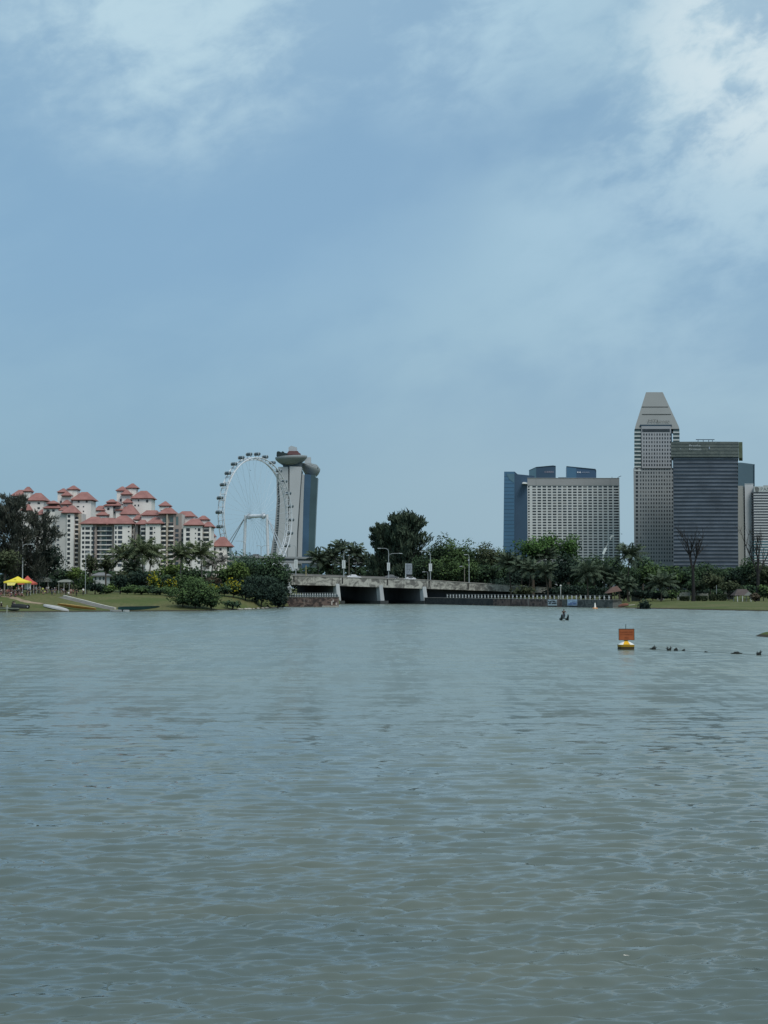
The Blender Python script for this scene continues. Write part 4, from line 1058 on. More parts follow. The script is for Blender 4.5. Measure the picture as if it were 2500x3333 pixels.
# pyramid-topped tower
DT = 1650.0
TC = mat('tower_grey_granite', (.285, .302, .310), .8, .06, .03)
TP = mat('tower_grey_granite_light', (.325, .335, .35), .8, .06, .03)
PY = mat('pyramid_cladding', (.225, .238, .232), .75, .07, .03)
TS = mat('stripe_pale', (.50, .53, .52), .7); TG = mat('stripe_green_glass', (.050, .085, .090), .4, .15, .05, spec=.5)
x0, x1 = wx(2063.5, DT, 1700), wx(2213, DT, 1700); wt = x1-x0
t = thing('office_tower', 'tall grey office tower topped by a flat tipped pyramid', 'office tower', ((x0+x1)/2, DT, 2))
slab('shaft', t, 2063.5, 2213, 1524, DT, wt, TC)
slab('core', t, 2087, 2190, 1392, DT+1.0, wt-4, BGE, ybot=1524.1)
slab('centre_panel', t, 2090.5, 2187, 1387, DT-1.2, wt-2, TP, ybot=1523.8)
for i in range(11):
    y = 1397+12.4*i
    for a_, b_2 in ((2065, 2086.5), (2191, 2211.5)):
        side(MB().box(wx(a_, DT, y), wx(b_2, DT, y), DT+.2, DT+wt-1, wz(y+7.8, DT), wz(y, DT)), DT).build('glass_band', TG, t)
        side(MB().box(wx(a_-.6, DT, y), wx(b_2+.4, DT, y), DT-.3, DT+wt-.5, wz(y+12.35, DT), wz(y+7.85, DT)), DT).build('spandrel_band', TS, t)
def quadring(pxa, pxb, py, y0, y1):
    a = wx(pxa, DT, py); b = wx(pxb, DT, py); z = wz(py, DT); return [Vector((a, y0, z)), Vector((b, y0, z)), Vector((b+(y1-y0)*.18, y1, z)), Vector((a+(y1-y0)*.18, y1, z))]
o = MB().loft([quadring(2066, 2211, 1396, DT-.6, DT+wt), quadring(2068, 2209.5, 1388, DT+.5, DT+wt-2), quadring(2111.5, 2166.5, 1270, DT+17, DT+wt-18)]).build('pyramid_roof', PY, t); recalc(o)
def pyr_y(py): return DT-.6+(1392-py)/122*17.3
for px0, px1, py in ((2094, 2180, 1320.5), (2093, 2187, 1346)):
    MB().box(wx(px0, DT, py), wx(px1, DT, py), pyr_y(py)-.35, pyr_y(py)+.6, wz(py+1, DT), wz(py-.6, DT)).build('seam', mat('pyramid_seam', (.13, .135, .13), .8), t)
for i, s_ in enumerate(('MTL', 'TOWER')):
    py = 1374.5; text_part(s_, 4.8 if i == 0 else 2.9, Vector((wx(2109 if i == 0 else 2136, DT, py), pyr_y(py)-.9, wz(py, DT))), t, mat('pyramid_letters', (.145, .15, .145), .8), sx=1.5)
slab('louvre_band', t, 2093.5, 2183.5, 1396, DT-1.5, .28, GLASSD, ybot=1405.5); slab('soffit', t, 2086, 2190, 1382, DT-1.0, 6, BGE, ybot=1386.9)
ws = []
for r_ in range(34):
    y = 1414.5+12.42*r_
    if y < 1522:
        for k in range(11): ws.append((wx(2095.5+8.6*k-2, DT, y), wx(2095.5+8.6*k+2, DT, y), DT-1.32, DT-.9, wz(y+3.4, DT), wz(y-3.4, DT)))
    else:
        ws.append((wx(2069.5, DT, y), wx(2077, DT, y), DT-.12, DT+.3, wz(y+3.6, DT), wz(y-3.6, DT)))
        for k in range(14): ws.append((wx(2085.5+8.6*k-1.9, DT, y), wx(2085.5+8.6*k+1.9, DT, y), DT-.12, DT+.3, wz(y+3.2, DT), wz(y-3.2, DT)))
many(ws, 'window', [GLASSD, GLASS, CURT], t, 100)
# banded dark tower with netted crown
DK = 1560.0
m, nt2, bs = nt_new('scaffold_netting'); N = nt2.nodes.new; L = nt2.links.new; geo = N('ShaderNodeNewGeometry'); bs.inputs['Roughness'].default_value = .8
a = wnoise(.16, (1, 1, 1.6), 5, .65, 1.4); c = cmix(mrange(a, .38, .62), (.075, .095, .092), (.115, .135, .125)); L(c, bs.inputs['Base Color']); NET = m
DKG = mat('banded_dark_glass', (.030, .044, .064), .35, .25, .05, spec=.5); DKB = mat('banded_spandrel', (.105, .125, .155), .6, .28, .07)
t = thing('office_tower', 'dark banded office tower with a grey green netted crown in front of the pyramid tower', 'office tower', (wx(2300, DK), DK, 2))
def curve_y(px): return 1.6*((px-2298)/105.0)**2
def curved(name, pa, pb, ya, yb, off, dep, mtl):
    P = np.linspace(pa, pb, 13); D0 = DK
    lo = [Vector((wx(p, D0, (ya+yb)/2), D0+curve_y(p)-off, wz(yb, D0) if yb < 1915 else 1.5)) for p in P]; hi = [Vector((v.x, v.y, wz(ya, D0))) for v in lo]
    bk_l = [Vector((v.x+dep*.23, D0+dep, v.z)) for v in reversed(lo)]; bk_h = [Vector((v.x+dep*.23, D0+dep, v.z)) for v in reversed(hi)]
    o = MB().loft([lo+bk_l, hi+bk_h]).build(name, mtl, t); recalc(o); return o
curved('glass_body', 2193.5, 2403, 1488, 1918, 0, 40, DKG)
for i in range(30):
    y = 1489.5+12.3*i
    curved('spandrel_band', 2193.2, 2403.3, y, y+5.6, .5, 39, DKB)
curved('crown', 2184, 2404, 1438, 1487.5, 2.0, 44, NET); 
o = side(MB().box(wx(2404.5, DK, 1460), wx(2417, DK, 1460), DK+2, DK+38, wz(1490, DK), wz(1438, DK)), DK).build('crown_return', mat('netting_green', (.10, .125, .085), .8, .2, .3), t)
for y in (1445, 1455.5, 1467, 1478): curved('crown_rail', 2184, 2404, y, y+1.0, 2.25, 40, mat('crown_rail_dark', (.06, .075, .08), .8))
LT = mat('crown_letters', (.42, .46, .48), .7)
text_part('Breathe', 2.9, Vector((wx(2245, DK), DK-1.9, wz(1453.5, DK))), t, LT, sx=1.35); text_part('Economy', 3.0, Vector((wx(2245, DK), DK-1.9, wz(1465.5, DK))), t, LT, sx=1.45)
for pts in ([(2213, 1461), (2219, 1456), (2224, 1458), (2231, 1454), (2232, 1462), (2222, 1463)], [(2308, 1454), (2310, 1454), (2311, 1462), (2307, 1462)], [(2382, 1457), (2392, 1452), (2394, 1454), (2384, 1459)], [(2403, 1452), (2406, 1453), (2407, 1458), (2404, 1458)]):
    polyslab('crown_mark', t, pts, DK-2.6+ (5.5 if pts[0][0] > 2350 else 1.6 if pts[0][0] < 2250 else 0), .5, mat('mark_blue_white', (.30, .36, .45), .7))
mm = MB()
for px in (2283, 2300, 2318, 2330): mm.box(wx(px, DK)-.25, wx(px, DK)+.25, DK+10, DK+10.5, wz(1438, DK), wz(1427.5, DK))
mm.box(wx(2276, DK), wx(2337, DK), DK+9.8, DK+10.8, wz(1429, DK), wz(1426.8, DK)); mm.build('roof_gantry', BGE, t)
# grey-blue glass tower behind
t = thing('office_tower', 'blue grey glass tower showing behind the dark banded tower and white slab', 'office tower', (wx(2440, 1900), 1900, 2))
polyslab('glass_facade', t, [(2400, 1506), (2412, 1505.5), (2456, 1511), (2456, 1912), (2400, 1912)], 1900, 40, mat('teal_glass', (.085, .135, .165), .35, .1, .02, spec=.5))
polyslab('glass_edge', t, [(2454, 1511), (2456.5, 1511), (2456.5, 1912), (2454, 1912)], 1899, .9, BGE)
# white slab pair + striped hotel
t = thing('hotel_slab', 'plain pale end walls with a dark window slot, left of the striped hotel', 'hotel', (wx(2430, 1700), 1700, 2))
WS = mat('slab_white', (.50, .515, .525), .8, .05, .02); WSB = mat('slab_beige', (.31, .315, .295), .8, .06, .02)
slab('end_wall', t, 2402, 2421.5, 1581, 1700, 25, WSB); slab('end_wall', t, 2425.5, 2453.5, 1575.5, 1698, 25, WS); slab('slot', t, 2421.6, 2425.4, 1585, 1703, 20, BGE); slab('slab_cap', t, 2425, 2454, 1574, 1697.7, 25.6, mat('cap_pale', (.52, .56, .58), .7), ybot=1575.4)
for i in range(30):
    y = 1598+9.2*i; MB().box(wx(2421.8, 1702), wx(2425.2, 1702), 1702.5, 1702.95, wz(y+1.8, 1702), wz(y-1.8, 1702)).build('window', WSB, t)
DP = 1690.0
t = thing('striped_hotel', 'white hotel with horizontal dark window stripes and lettering along the top at the right edge', 'hotel', (wx(2520, DP), DP, 2))
slab('facade', t, 2454, 2680, 1601, DP, 30, mat('hotel_white', (.55, .57, .58), .8, .05, .02)); slab('sign_band', t, 2454.5, 2679, 1583, DP-.3, 30, mat('sign_band_white', (.45, .49, .49), .8, .05, .1), ybot=1600.9); slab('roof_box', t, 2486, 2680, 1580, DP+.5, 20, WSB, ybot=1582.9)
m_teal = mat('stripe_teal_glass', (.07, .16, .19), .35, .15, .03, spec=.5); m_dk = mat('stripe_dark_glass', (.070, .080, .095), .35, .15, .05, spec=.5)
for i in range(33):
    y = 1601.5+8.85*i
    MB().box(wx(2453.4, DP), wx(2681, DP), DP-.25, DP+29, wz(y+4.4, DP), wz(y, DP)).build('window_band', m_teal if 17 < i < 25 else m_dk, t)
MB().tube([at(2462.5, 1592.5, DP-.75), at(2462.5, 1592.5, DP-.31)], [3.0, 3.0], 16).build('emblem', mat('emblem_grey', (.20, .21, .205), .7, .15, .5), t)
text_part('PAN PACIFIC', 5.6, at(2475, 1597.5, DP-.35), t, mat('hotel_letters', (.16, .20, .20), .7), sx=1.1)
# ------------------------------------------------------------------ trees, palms, shrubs
GL = 'trees on the left bank'; GB = 'trees behind the bridge'; GR = 'trees on the right bank'
casuarina(35, 1590, 72, 352, G_CASBR, 'tall feathery casuarina at the left edge in front of the apartment tower', lean=.03, group=GL, n=7500, w=.11, sprd=.18)
casuarina(110, 1648, 78, 358, G_CASBR, 'wind swept feathery casuarina leaning right in front of the apartment towers', lean=.16, n=4200, group=GL, wisp=.5, w=.10, sprd=.13)
casuarina(-30, 1620, 60, 350, G_CASBR, 'feathery casuarina cut by the left edge of the view', group=GL, n=3500)
broadleaf(150, 1768, 55, 362, G_VDARK, 'very dark round tree behind the crowd and the grey awning', group=GL, cb=1895)
broadleaf(14, 1782, 55, 346, G_OLIVE, 'brownish olive tree at the left edge behind the yellow canopy', group=GL, cb=1890)
broadleaf(70, 1835, 58, 368, G_VDARK, 'low dark tree directly behind the yellow canopy', group=GL, cb=1915)
broadleaf(240, 1842, 36, 372, G_LIGHT, 'small light green domed tree right of the dark tree', group=GL, cb=1897)
broadleaf(294, 1803, 26, 420, G_OLIVE, 'dark oval tree beside the thin lamp pole', group=GL, cb=1880)
broadleaf(345, 1805, 26, 424, G_OLIVE, 'dark oval tree left of the first coconut palm', group=GL, cb=1880)
broadleaf(391, 1864, 26, 345, G_VDARK, 'small dark tree clipped into a ball on a short trunk', 'tree', GL, cb=1930, irr=.2)
broadleaf(395, 1852, 30, 372, G_OLIVE, 'olive topped tree behind the dark ball shaped tree', group=GL)
broadleaf(455, 1848, 46, 366, G_VDARK, 'dark dense tree under the left coconut palms', group=GL, cb=1928)
broadleaf(520, 1866, 34, 372, G_DARK, 'dark rounded tree between the two pairs of coconut palms', group=GL)
broadleaf(570, 1826, 62, 402, G_LIGHT, 'light green spreading tree behind the middle coconut palms', group=GL)
broadleaf(545, 1868, 40, 368, G_DARK, 'dark green tree behind the yellow flowered shrub', group=GL)
broadleaf(615, 1868, 45, 372, G_MID, 'green tree behind the large waterside shrub', group=GL)
palm(405, 1812, 50, 384, G_PALM, 'leftmost coconut palm on the left bank', GL, .5)
palm(460, 1795, 55, 378, G_PALM, 'tallest coconut palm on the left bank with drooping fronds', GL, -.6)
palm(493, 1806, 46, 390, G_PALM, 'coconut palm just right of the tallest one on the left bank', GL, .8)
palm(590, 1808, 48, 380, G_PALM, 'coconut palm in front of the light green tree', GL, .4)
palm(652, 1802, 50, 384, G_PALM, 'rightmost green coconut palm on the left bank, before the large apartment block', GL, -.5)
palm(430, 1850, 34, 376, G_PALMD, 'short coconut palm below the tall left ones', GL)
palm(692, 1835, 34, 392, G_PALMG, 'greyish withered palm in front of the small apartment block', GL, .5, 14)
palm(718, 1828, 32, 398, G_PALMG, 'greyish withered palm nearest the dark trees by the bridge', GL, -.3, 14)
broadleaf(695, 1872, 30, 380, G_BROWN, 'brownish leafed tree beside the yellow flowering bush', group=GL)
broadleaf(768, 1822, 42, 372, G_LIGHT, 'light green domed tree at the left of the dark trees by the bridge', group=GL, cb=1905)
broadleaf(735, 1838, 34, 388, G_MID, 'mid green tree behind the yellow flowering bush', group=GL)
broadleaf(822, 1818, 50, 394, G_DARK, 'dark green tree between the light domed tree and the tree touching the bridge', group=GL)
broadleaf(885, 1807, 60, 386, G_DARK, 'broad dark green tree touching the left end of the bridge', group=GL, cb=1932, dens=1.2)
broadleaf(920, 1850, 34, 380, G_DARK, 'lower dark tree covering the bridge end', group=GL, cb=1938)
broadleaf(835, 1868, 62, 368, G_VDARK, 'very dark low tree on the lawn left of the bridge', group=GL, cb=1934)
broadleaf(800, 1800, 60, 430, G_HAZY, 'pale distant tree below the giant wheel', group=GL)
GS = 'shrubs on the left bank'
shrub(505, 1864, 20, 358, G_LIGHT, 'yellow flowering shrub under the tallest coconut palm', group=GS, flowers=G_YEL)
shrub(556, 1879, 20, 360, G_MID, 'small yellow flowering shrub behind the waterside shrub', group=GS, flowers=G_YEL)
shrub(760, 1888, 33, 352, G_MID, 'bright yellow flowering bush on the lawn before the dark trees', group=GS, flowers=G_YEL)
shrub(697, 1902, 22, 350, G_LIGHT, 'yellow green bush touching the large waterside shrub', group=GS, flowers=G_YEL)
shrub(638, 1884, 74, 324, G_MID, 'large dense green shrub at the water edge of the left bank', group=GS, ybase=1988, cb=1994, blobs=44, dens=1.6)
shrub(596, 1940, 26, 326, G_MID, 'low green bush left of the large waterside shrub', group=GS)
shrub(690, 1940, 30, 326, G_MID, 'low green bush at the right foot of the large waterside shrub', group=GS)
shrub(757, 1950, 32, 333, G_DARK, 'small round dark bush at the water edge below the yellow bush', group=GS)
shrub(310, 1890, 31, 342, G_VDARK, 'dark bush beside the person in white at the top of the ramp', group=GS)
shrub(283, 1866, 24, 356, G_MID, 'upright green bush behind the dark bush by the ramp', group=GS)
shrub(350, 1898, 32, 356, G_LIGHT, 'light green low bush left of the dark ball shaped tree', group=GS)
shrub(440, 1904, 26, 348, G_MID, 'leafy green bush right of the dark ball shaped tree', group=GS)
shrub(482, 1902, 32, 346, G_DARK, 'low dark bush under the left coconut palms', group=GS)
shrub(535, 1906, 30, 352, G_MID, 'green bush on the lawn under the small yellow shrub', group=GS)
shrub(215, 1895, 36, 366, G_OLIVE, 'olive bush behind the group of people at the top of the ramp', group=GS)
shrub(120, 1895, 40, 366, G_DARK, 'dark bush behind the people under the red canopy', group=GS)
shrub(40, 1872, 26, 360, G_LIGHT, 'light green bush directly behind the yellow canopy', group=GS)

for i, (px, yc, hw, lab) in enumerate(((1035, 1818, 38, 'leftmost coconut palm behind the bridge, nearest the curved towers'), (1080, 1810, 42, 'coconut palm behind the bridge with a bushy crown, second from the left'),
        (1110, 1788, 40, 'tallest coconut palm behind the bridge'), (1154, 1803, 40, 'coconut palm behind the white car on the bridge'), (1196, 1832, 38, 'low coconut palm left of the tall feathery trees behind the bridge'),
        (1060, 1845, 34, 'low coconut palm in the gap behind the bridge'), (1128, 1846, 36, 'low coconut palm behind the banner lamp on the bridge'), (1224, 1852, 36, 'low coconut palm in front of the tall feathery trees'))):
    palm(px, yc, hw, 540+4*(i % 3), G_PALMD, lab, GB, rnd.uniform(-.8, .8))
casuarina(1252, 1690, 60, 526, G_CAS, 'left one of the two tall feathery trees behind the bridge', group=GB, n=9000, w=.19, sprd=.26)
casuarina(1322, 1660, 76, 520, G_CAS, 'tallest feathery tree behind the bridge, with a rounded top', group=GB, n=12000, w=.19, sprd=.28)
for px, yt, hw, D, mt_, lab in ((1405, 1765, 42, 540, G_DARK, 'dark tree at the right foot of the tall feathery trees'), (1440, 1744, 46, 528, G_DARK, 'dark broad tree right of the tall feathery trees'),
        (1495, 1750, 52, 522, G_MID, 'rounded green tree in the middle of the row behind the bridge'), (1548, 1764, 44, 530, G_DARK, 'dark green tree above the right part of the bridge'),
        (1592, 1768, 46, 520, G_OLIVE, 'olive topped tree above the right end of the bridge'), (1628, 1790, 40, 528, G_DARK, 'dark tree beside the leaning blue glass tower'),
        (1375, 1812, 42, 506, G_DARK, 'lower dark tree behind the grey sign board on the bridge'), (1440, 1806, 55, 505, G_MID, 'lower green tree with layered branches behind the bridge lamp'),
        (1520, 1818, 50, 503, G_MID, 'lower green tree behind the thin pole on the bridge'), (1585, 1830, 48, 502, G_DARK, 'low dark tree at the end of the bridge row')):
    broadleaf(px, yt, hw, D, mt_, lab, group=GB)
for px, yc, hw, D, lab in ((1655, 1832, 44, 452, 'coconut palm in front of the leaning blue glass tower'), (1698, 1845, 40, 440, 'coconut palm below the big bright green tree on its left'), (1775, 1862, 40, 416, 'short coconut palm behind the white banner'),
        (1782, 1812, 40, 446, 'coconut palm in front of the trunk of the big bright green tree'), (1912, 1866, 50, 400, 'wide coconut palm behind the pale blue banner'), (2050, 1808, 50, 408, 'tallest coconut palm on the right bank beside the pyramid tower'),
        (2010, 1892, 34, 404, 'low coconut palm over the brown thatched hut'), (2042, 1905, 34, 396, 'low coconut palm right of the thatched hut'), (2155, 1900, 50, 398, 'wide low coconut palm left of the tall bare tree'), (1730, 1855, 38, 434, 'slender coconut palm between the blue tower and the pale hotel block'), (1968, 1868, 36, 412, 'coconut palm left of the thatched hut')):
    palm(px, yc, hw, D, G_PALMD, lab, GR, rnd.uniform(-.9, .9))
broadleaf(1735, 1746, 54, 446, G_BRIGHT, 'left half of the big bright green tree pair before the pale hotel block', group=GR, cb=1850)
broadleaf(1790, 1738, 48, 450, G_BRIGHT, 'middle bright green tree before the pale hotel block', group=GR, cb=1845)
broadleaf(1850, 1738, 40, 452, G_BRIGHT, 'right bright green tree before the pale hotel block, with upright branches', group=GR, cb=1860)
for px, yt, hw, D, mt_, lab, cb in ((1835, 1805, 52, 430, G_VDARK, 'dark tree below the bright green trees', 1925), (1880, 1808, 50, 444, G_DARK, 'dark tree left of the wide coconut palm', 1925), (1935, 1800, 46, 448, G_DARK, 'dark rounded tree at the foot of the pale hotel block', 1920), (1985, 1806, 44, 440, G_DARK, 'dark tree between the pale hotel block and the tallest right palm', 1925),
        (1690, 1840, 50, 470, G_VDARK, 'dark tree behind the approach wall of the bridge', 1930), (1760, 1850, 50, 466, G_VDARK, 'very dark tree behind the approach wall, under the bright green trees', 1930),
        (2030, 1835, 46, 446, G_DARK, 'dark tree below the tallest right palm', 1925), (2092, 1800, 50, 540, G_HAZY, 'hazy bluish tree with a domed crown at the foot of the pyramid tower', 1890), (2112, 1835, 58, 452, G_MID, 'green spreading tree at the foot of the pyramid tower', 1918), (2178, 1848, 52, 446, G_MID, 'green tree left of the tall bare tree', 1920),
        (2235, 1850, 46, 450, G_DARK, 'dark tree behind the tall bare tree', 1922), (2290, 1832, 55, 470, G_DARK, 'dark rounded tree at the foot of the banded tower', 1915), (2312, 1868, 44, 418, G_OLIVE, 'olive tree on the lawn right of the tall bare tree', 1928), (2372, 1888, 38, 412, G_OLIVE, 'small olive tree on the lawn left of the gazebo', 1934),
        (2350, 1848, 50, 474, G_DARK, 'dark tree behind the small olive lawn trees', 1920), (2398, 1842, 46, 472, G_VDARK, 'very dark tree behind the gazebo', 1935), (2448, 1812, 48, 462, G_DARK, 'dark tree left of the right bare tree', 1930), (2502, 1826, 52, 448, G_OLIVE, 'olive green tree at the right edge of the view', 1930), (2265, 1885, 40, 424, G_DARK, 'low dark tree at the foot of the tall bare tree', 1932)):
    broadleaf(px, yt, hw, D, mt_, lab, group=GR, cb=cb)
GQ = 'shrubs on the right bank'
shrub(2485, 1902, 30, 402, G_MID, 'round green bush at the right edge of the lawn', group=GQ)
shrub(2458, 1930, 16, 388, G_BROWN, 'small brownish bush right of the gazebo', group=GQ)
shrub(2098, 1948, 24, 350, G_VDARK, 'round dark bush at the shore of the right bank', group=GQ)
shrub(1700, 1905, 34, 428, G_OLIVE, 'olive bush behind the balusters', group=GQ)
shrub(1860, 1900, 50, 412, G_VDARK, 'dark bush behind the balusters, above the banners', group=GQ)
shrub(1800, 1905, 40, 420, G_VDARK, 'dark bush behind the balusters left of the wide palm', group=GQ)
shrub(1960, 1905, 40, 402, G_VDARK, 'dark bush between the wide palm and the thatched hut', group=GQ)
shrub(2090, 1915, 46, 410, G_VDARK, 'dark undergrowth bush under the tallest right palm', group=GQ)
shrub(2150, 1925, 30, 402, G_VDARK, 'dark low bush left of the clipped hedge', group=GQ)
for i, (px, yt, hw, D, mt_, lab) in enumerate(((1905, 1895, 40, 420, G_DARK, 'dark bush behind the balusters under the wide palm'), (2125, 1918, 34, 420, G_DARK, 'dark bush left of the low coconut palm on the lawn'), (2185, 1922, 34, 418, G_MID, 'green bush right of the low coconut palm on the lawn'),
        (2225, 1915, 34, 430, G_DARK, 'dark bush behind the tall bare tree'), (2285, 1915, 36, 432, G_VDARK, 'very dark bush behind the white park wall'), (2345, 1915, 34, 430, G_DARK, 'dark bush behind the clipped hedge left of the gazebo'), (2388, 1908, 34, 424, G_VDARK, 'very dark bush behind the gazebo'), (2440, 1900, 36, 430, G_DARK, 'dark bush between the gazebo and the right bare tree'), (2030, 1905, 34, 420, G_VDARK, 'very dark bush behind the low palm by the hut'), (1620, 1885, 40, 478, G_VDARK, 'dark bush behind the right end of the bridge'), (1660, 1890, 40, 462, G_VDARK, 'dark bush at the approach wall of the bridge'))):
    shrub(px, yt, hw, D, mt_, lab, group=GQ)
for px, yt, hw, D, mt_, lab, cb in ((1420, 1790, 60, 548, G_VDARK, 'very dark tree deep behind the sign board on the bridge', 1925), (1510, 1785, 60, 550, G_VDARK, 'very dark tree deep behind the bridge row, under the middle crown', 1925), (1605, 1800, 55, 550, G_VDARK, 'very dark tree deep behind the right end of the bridge', 1925), (1665, 1822, 50, 500, G_DARK, 'dark tree behind the palm before the leaning blue tower', 1925),
        (1895, 1832, 50, 470, G_VDARK, 'very dark tree deep behind the wide coconut palm', 1928), (2145, 1846, 50, 480, G_DARK, 'dark tree deep behind the low coconut palm on the lawn', 1925), (2215, 1842, 50, 485, G_VDARK, 'very dark tree deep behind the tall bare tree', 1925), (2330, 1838, 50, 490, G_DARK, 'dark tree deep behind the olive lawn trees', 1925),
        (185, 1842, 46, 384, G_DARK, 'dark tree between the feathery trees and the light green domed tree', 1915), (430, 1838, 46, 400, G_DARK, 'dark tree behind the tallest left coconut palm', 1915), (620, 1842, 46, 398, G_DARK, 'dark tree behind the right pair of coconut palms', 1915)):
    broadleaf(px, yt, hw, D, mt_, lab, group='background trees', cb=cb)
for i, (px, yt, hw, D, mt_, lab) in enumerate(((0, 1885, 50, 372, G_VDARK, 'dark bush behind the people at the left edge'), (75, 1890, 40, 374, G_VDARK, 'dark bush behind the yellow and red canopies'), (165, 1880, 44, 380, G_VDARK, 'dark bush behind the grey awning'), (255, 1893, 34, 374, G_MID, 'green bush behind the small pale awning'),
        (415, 1895, 34, 374, G_DARK, 'dark bush behind the dark ball shaped tree'), (575, 1890, 40, 376, G_DARK, 'dark bush under the middle coconut palms'), (665, 1890, 44, 372, G_DARK, 'dark bush under the right coconut palms'), (722, 1895, 40, 366, G_VDARK, 'very dark bush behind the bright yellow bush'), (790, 1895, 44, 366, G_VDARK, 'very dark bush right of the bright yellow bush'), (900, 1895, 50, 372, G_VDARK, 'very dark bush under the tree touching the bridge'), (520, 1893, 36, 372, G_DARK, 'dark bush under the small yellow shrub'))):
    shrub(px, yt, hw, D, mt_, lab, group=GS)
for px, yt, hw, D, mt_, lab in ((800, 1898, 36, 352, G_VDARK, 'low very dark bush on the lawn right of the bright yellow bush'), (850, 1896, 40, 354, G_VDARK, 'low very dark bush at the middle of the lawn before the dark trees'), (905, 1898, 38, 358, G_VDARK, 'low very dark bush at the bridge end of the lawn'), (730, 1905, 26, 350, G_DARK, 'low dark bush left of the bright yellow bush'),
        (415, 1908, 26, 344, G_MID, 'low green bush just right of the dark ball shaped tree'), (460, 1912, 28, 342, G_MID, 'low green bush in front of the left coconut palms'), (510, 1914, 28, 342, G_DARK, 'low dark bush in front of the small yellow shrub'), (555, 1912, 26, 340, G_MID, 'low green bush left of the waterside shrub on the lawn'), (345, 1912, 26, 344, G_MID, 'low green bush between the ramp and the dark ball shaped tree')):
    shrub(px, yt, hw, D, mt_, lab, group=GS)
bare_tree(2256, 1735, 1958, 52, 404, 'tall leafless tree in front of the dark banded tower', 11)
bare_tree(2466, 1758, 1960, 52, 402, 'leafless tree in front of the white striped hotel', 23)
# distant wood: one mass nobody can count
def woodland(name, label, px0, px1, ytop, D, mt_, n, seed):
    g = np.random.default_rng(seed); xa, xb = wx(px0, D), wx(px1, D); zt = wz(ytop, D)
    bx = g.uniform(xa, xb, 60); bz = g.uniform(zt*.55, zt*.95, 60); br = g.uniform(zt*.16, zt*.34, 60)
    i = g.integers(0, 60, n); d = unit(g.normal(size=(n, 3)))
    C = np.stack([bx[i]+d[:,0]*br[i]*1.6, D+d[:,1]*br[i]*1.5, np.minimum(bz[i]+d[:,2]*br[i], zt)], 1)
    lo = np.stack([g.uniform(xa, xb, n//2), D+g.uniform(-3, 3, n//2), g.uniform(1.5, zt*.75, n//2)], 1)
    C = np.vstack([C, lo]); U, V = basis(unit(g.normal(size=C.shape)+np.array([0,-.4,.5])), g); s = .42*D/400*g.uniform(.6, 1.3, len(C))
    T = np.clip(np.concatenate([.35+.3*d[:,2]+g.normal(0, .12, n), np.full(n//2, .08)]), 0, 1)
    o = quads_object(name, C, U*s[:,None], V*s[:,None], T, mt_, None)
    tag(o, label, 'woodland', kind='stuff')
woodland('distant_woodland', 'dark mass of distant trees filling the right skyline behind the park', 1630, 2620, 1848, 640, G_DARK, 9000, 1)
woodland('distant_woodland', 'dark mass of distant trees behind the left bank palms', -120, 990, 1862, 560, G_DARK, 7000, 2)
woodland('distant_woodland', 'dark mass of distant trees behind the bridge palms', 980, 1660, 1850, 640, G_DARK, 6000, 3)
# ------------------------------------------------------------------ street furniture on and near the bridge
POLE = mat('lamp_pole_grey', (.30, .33, .335), .6, .08, 1)
POLEL = mat('lamp_pole_pale', (.42, .46, .47), .6, .08, 1)
BANN = mat('lamp_banner_white', (.55, .58, .58), .7, .06, 1); BANI = mat('lamp_banner_print', (.26, .30, .31), .8)
def lamp(px, ybase, ytop, D, arms, label, banner=None, pm_=None, group='lamp posts along the bridge', r=.13, name='street_lamp', zb=None):
    b = at(px, ybase, D); top = at(px, ytop, D)
    if zb is not None: b.z = zb
    pm_ = pm_ or POLE
    t = thing(name, label, 'street lamp' if arms else 'pole', b, group)
    h0 = top.z
    if arms:
        first = True
        for ax_, ay_, pb in arms:                      # arm end px, py and branch height py
            e = at(ax_, ay_, D); s = wz(pb, D)
            c1 = Vector((b.x+(e.x-b.x)*.10, D, s+(e.z-s)*.75)); c2 = Vector((b.x+(e.x-b.x)*.38, D, e.z-(.05)))
            pts = [Vector((b.x, D, s)), Vector((b.x+(e.x-b.x)*.02, D, s+(e.z-s)*.4)), c1, c2, e]
            MB().tube(pts, [r*.8, r*.75, r*.7, r*.6, r*.55], 6).build('arm', pm_, t)
            sg = 1 if e.x > b.x else -1
            MB().obox((e.x+sg*.35, D, e.z-.02), .95, .34, .2, ry=.06*sg).build('lamp_head', POLEL, t)
            if first: h0 = s; first = False
        h0 = max(wz(p[2], D) for p in arms)
    MB().tube([b-Vector((0,0,.6)), Vector((b.x, D, h0))], [r*1.25, r*.8], 8).build('pole', pm_, t)
    if banner:
        x0, x1, y0, y1 = banner
        bo = MB().box(wx(x0, D, y0), wx(x1, D, y0), D-.32, D-.26, wz(y1, D), wz(y0, D)).build('banner', BANN, t)
        xa, xb, za, zb_2 = wx(x0, D), wx(x1, D), wz(y1, D), wz(y0, D); w_ = xb-xa; h_ = zb_2-za
        MB().box(xa+w_*.42, xa+w_*.58, D-.33, D-.325, za+h_*.15, za+h_*.9).build('print', BANI, bo)
        MB().box(xa-.05, xb+.05, D-.25, D-.2, zb_2, zb_2+.08).box(xa-.05, xb+.05, D-.25, D-.2, za-.08, za).build('bracket', POLE, t)
DL = 456.2
lamp(963, 1877, 1780, DL, [(952, 1776, 1790)], 'lamp post with a white banner at the left bridge end before the curved towers', (958, 969.5, 1822, 1851))
lamp(1119, 1882, 1800, DL, [(1131, 1790, 1812)], 'lamp post with a white banner in front of the coconut palms, arm to the right', (1113.5, 1124.5, 1824, 1850))
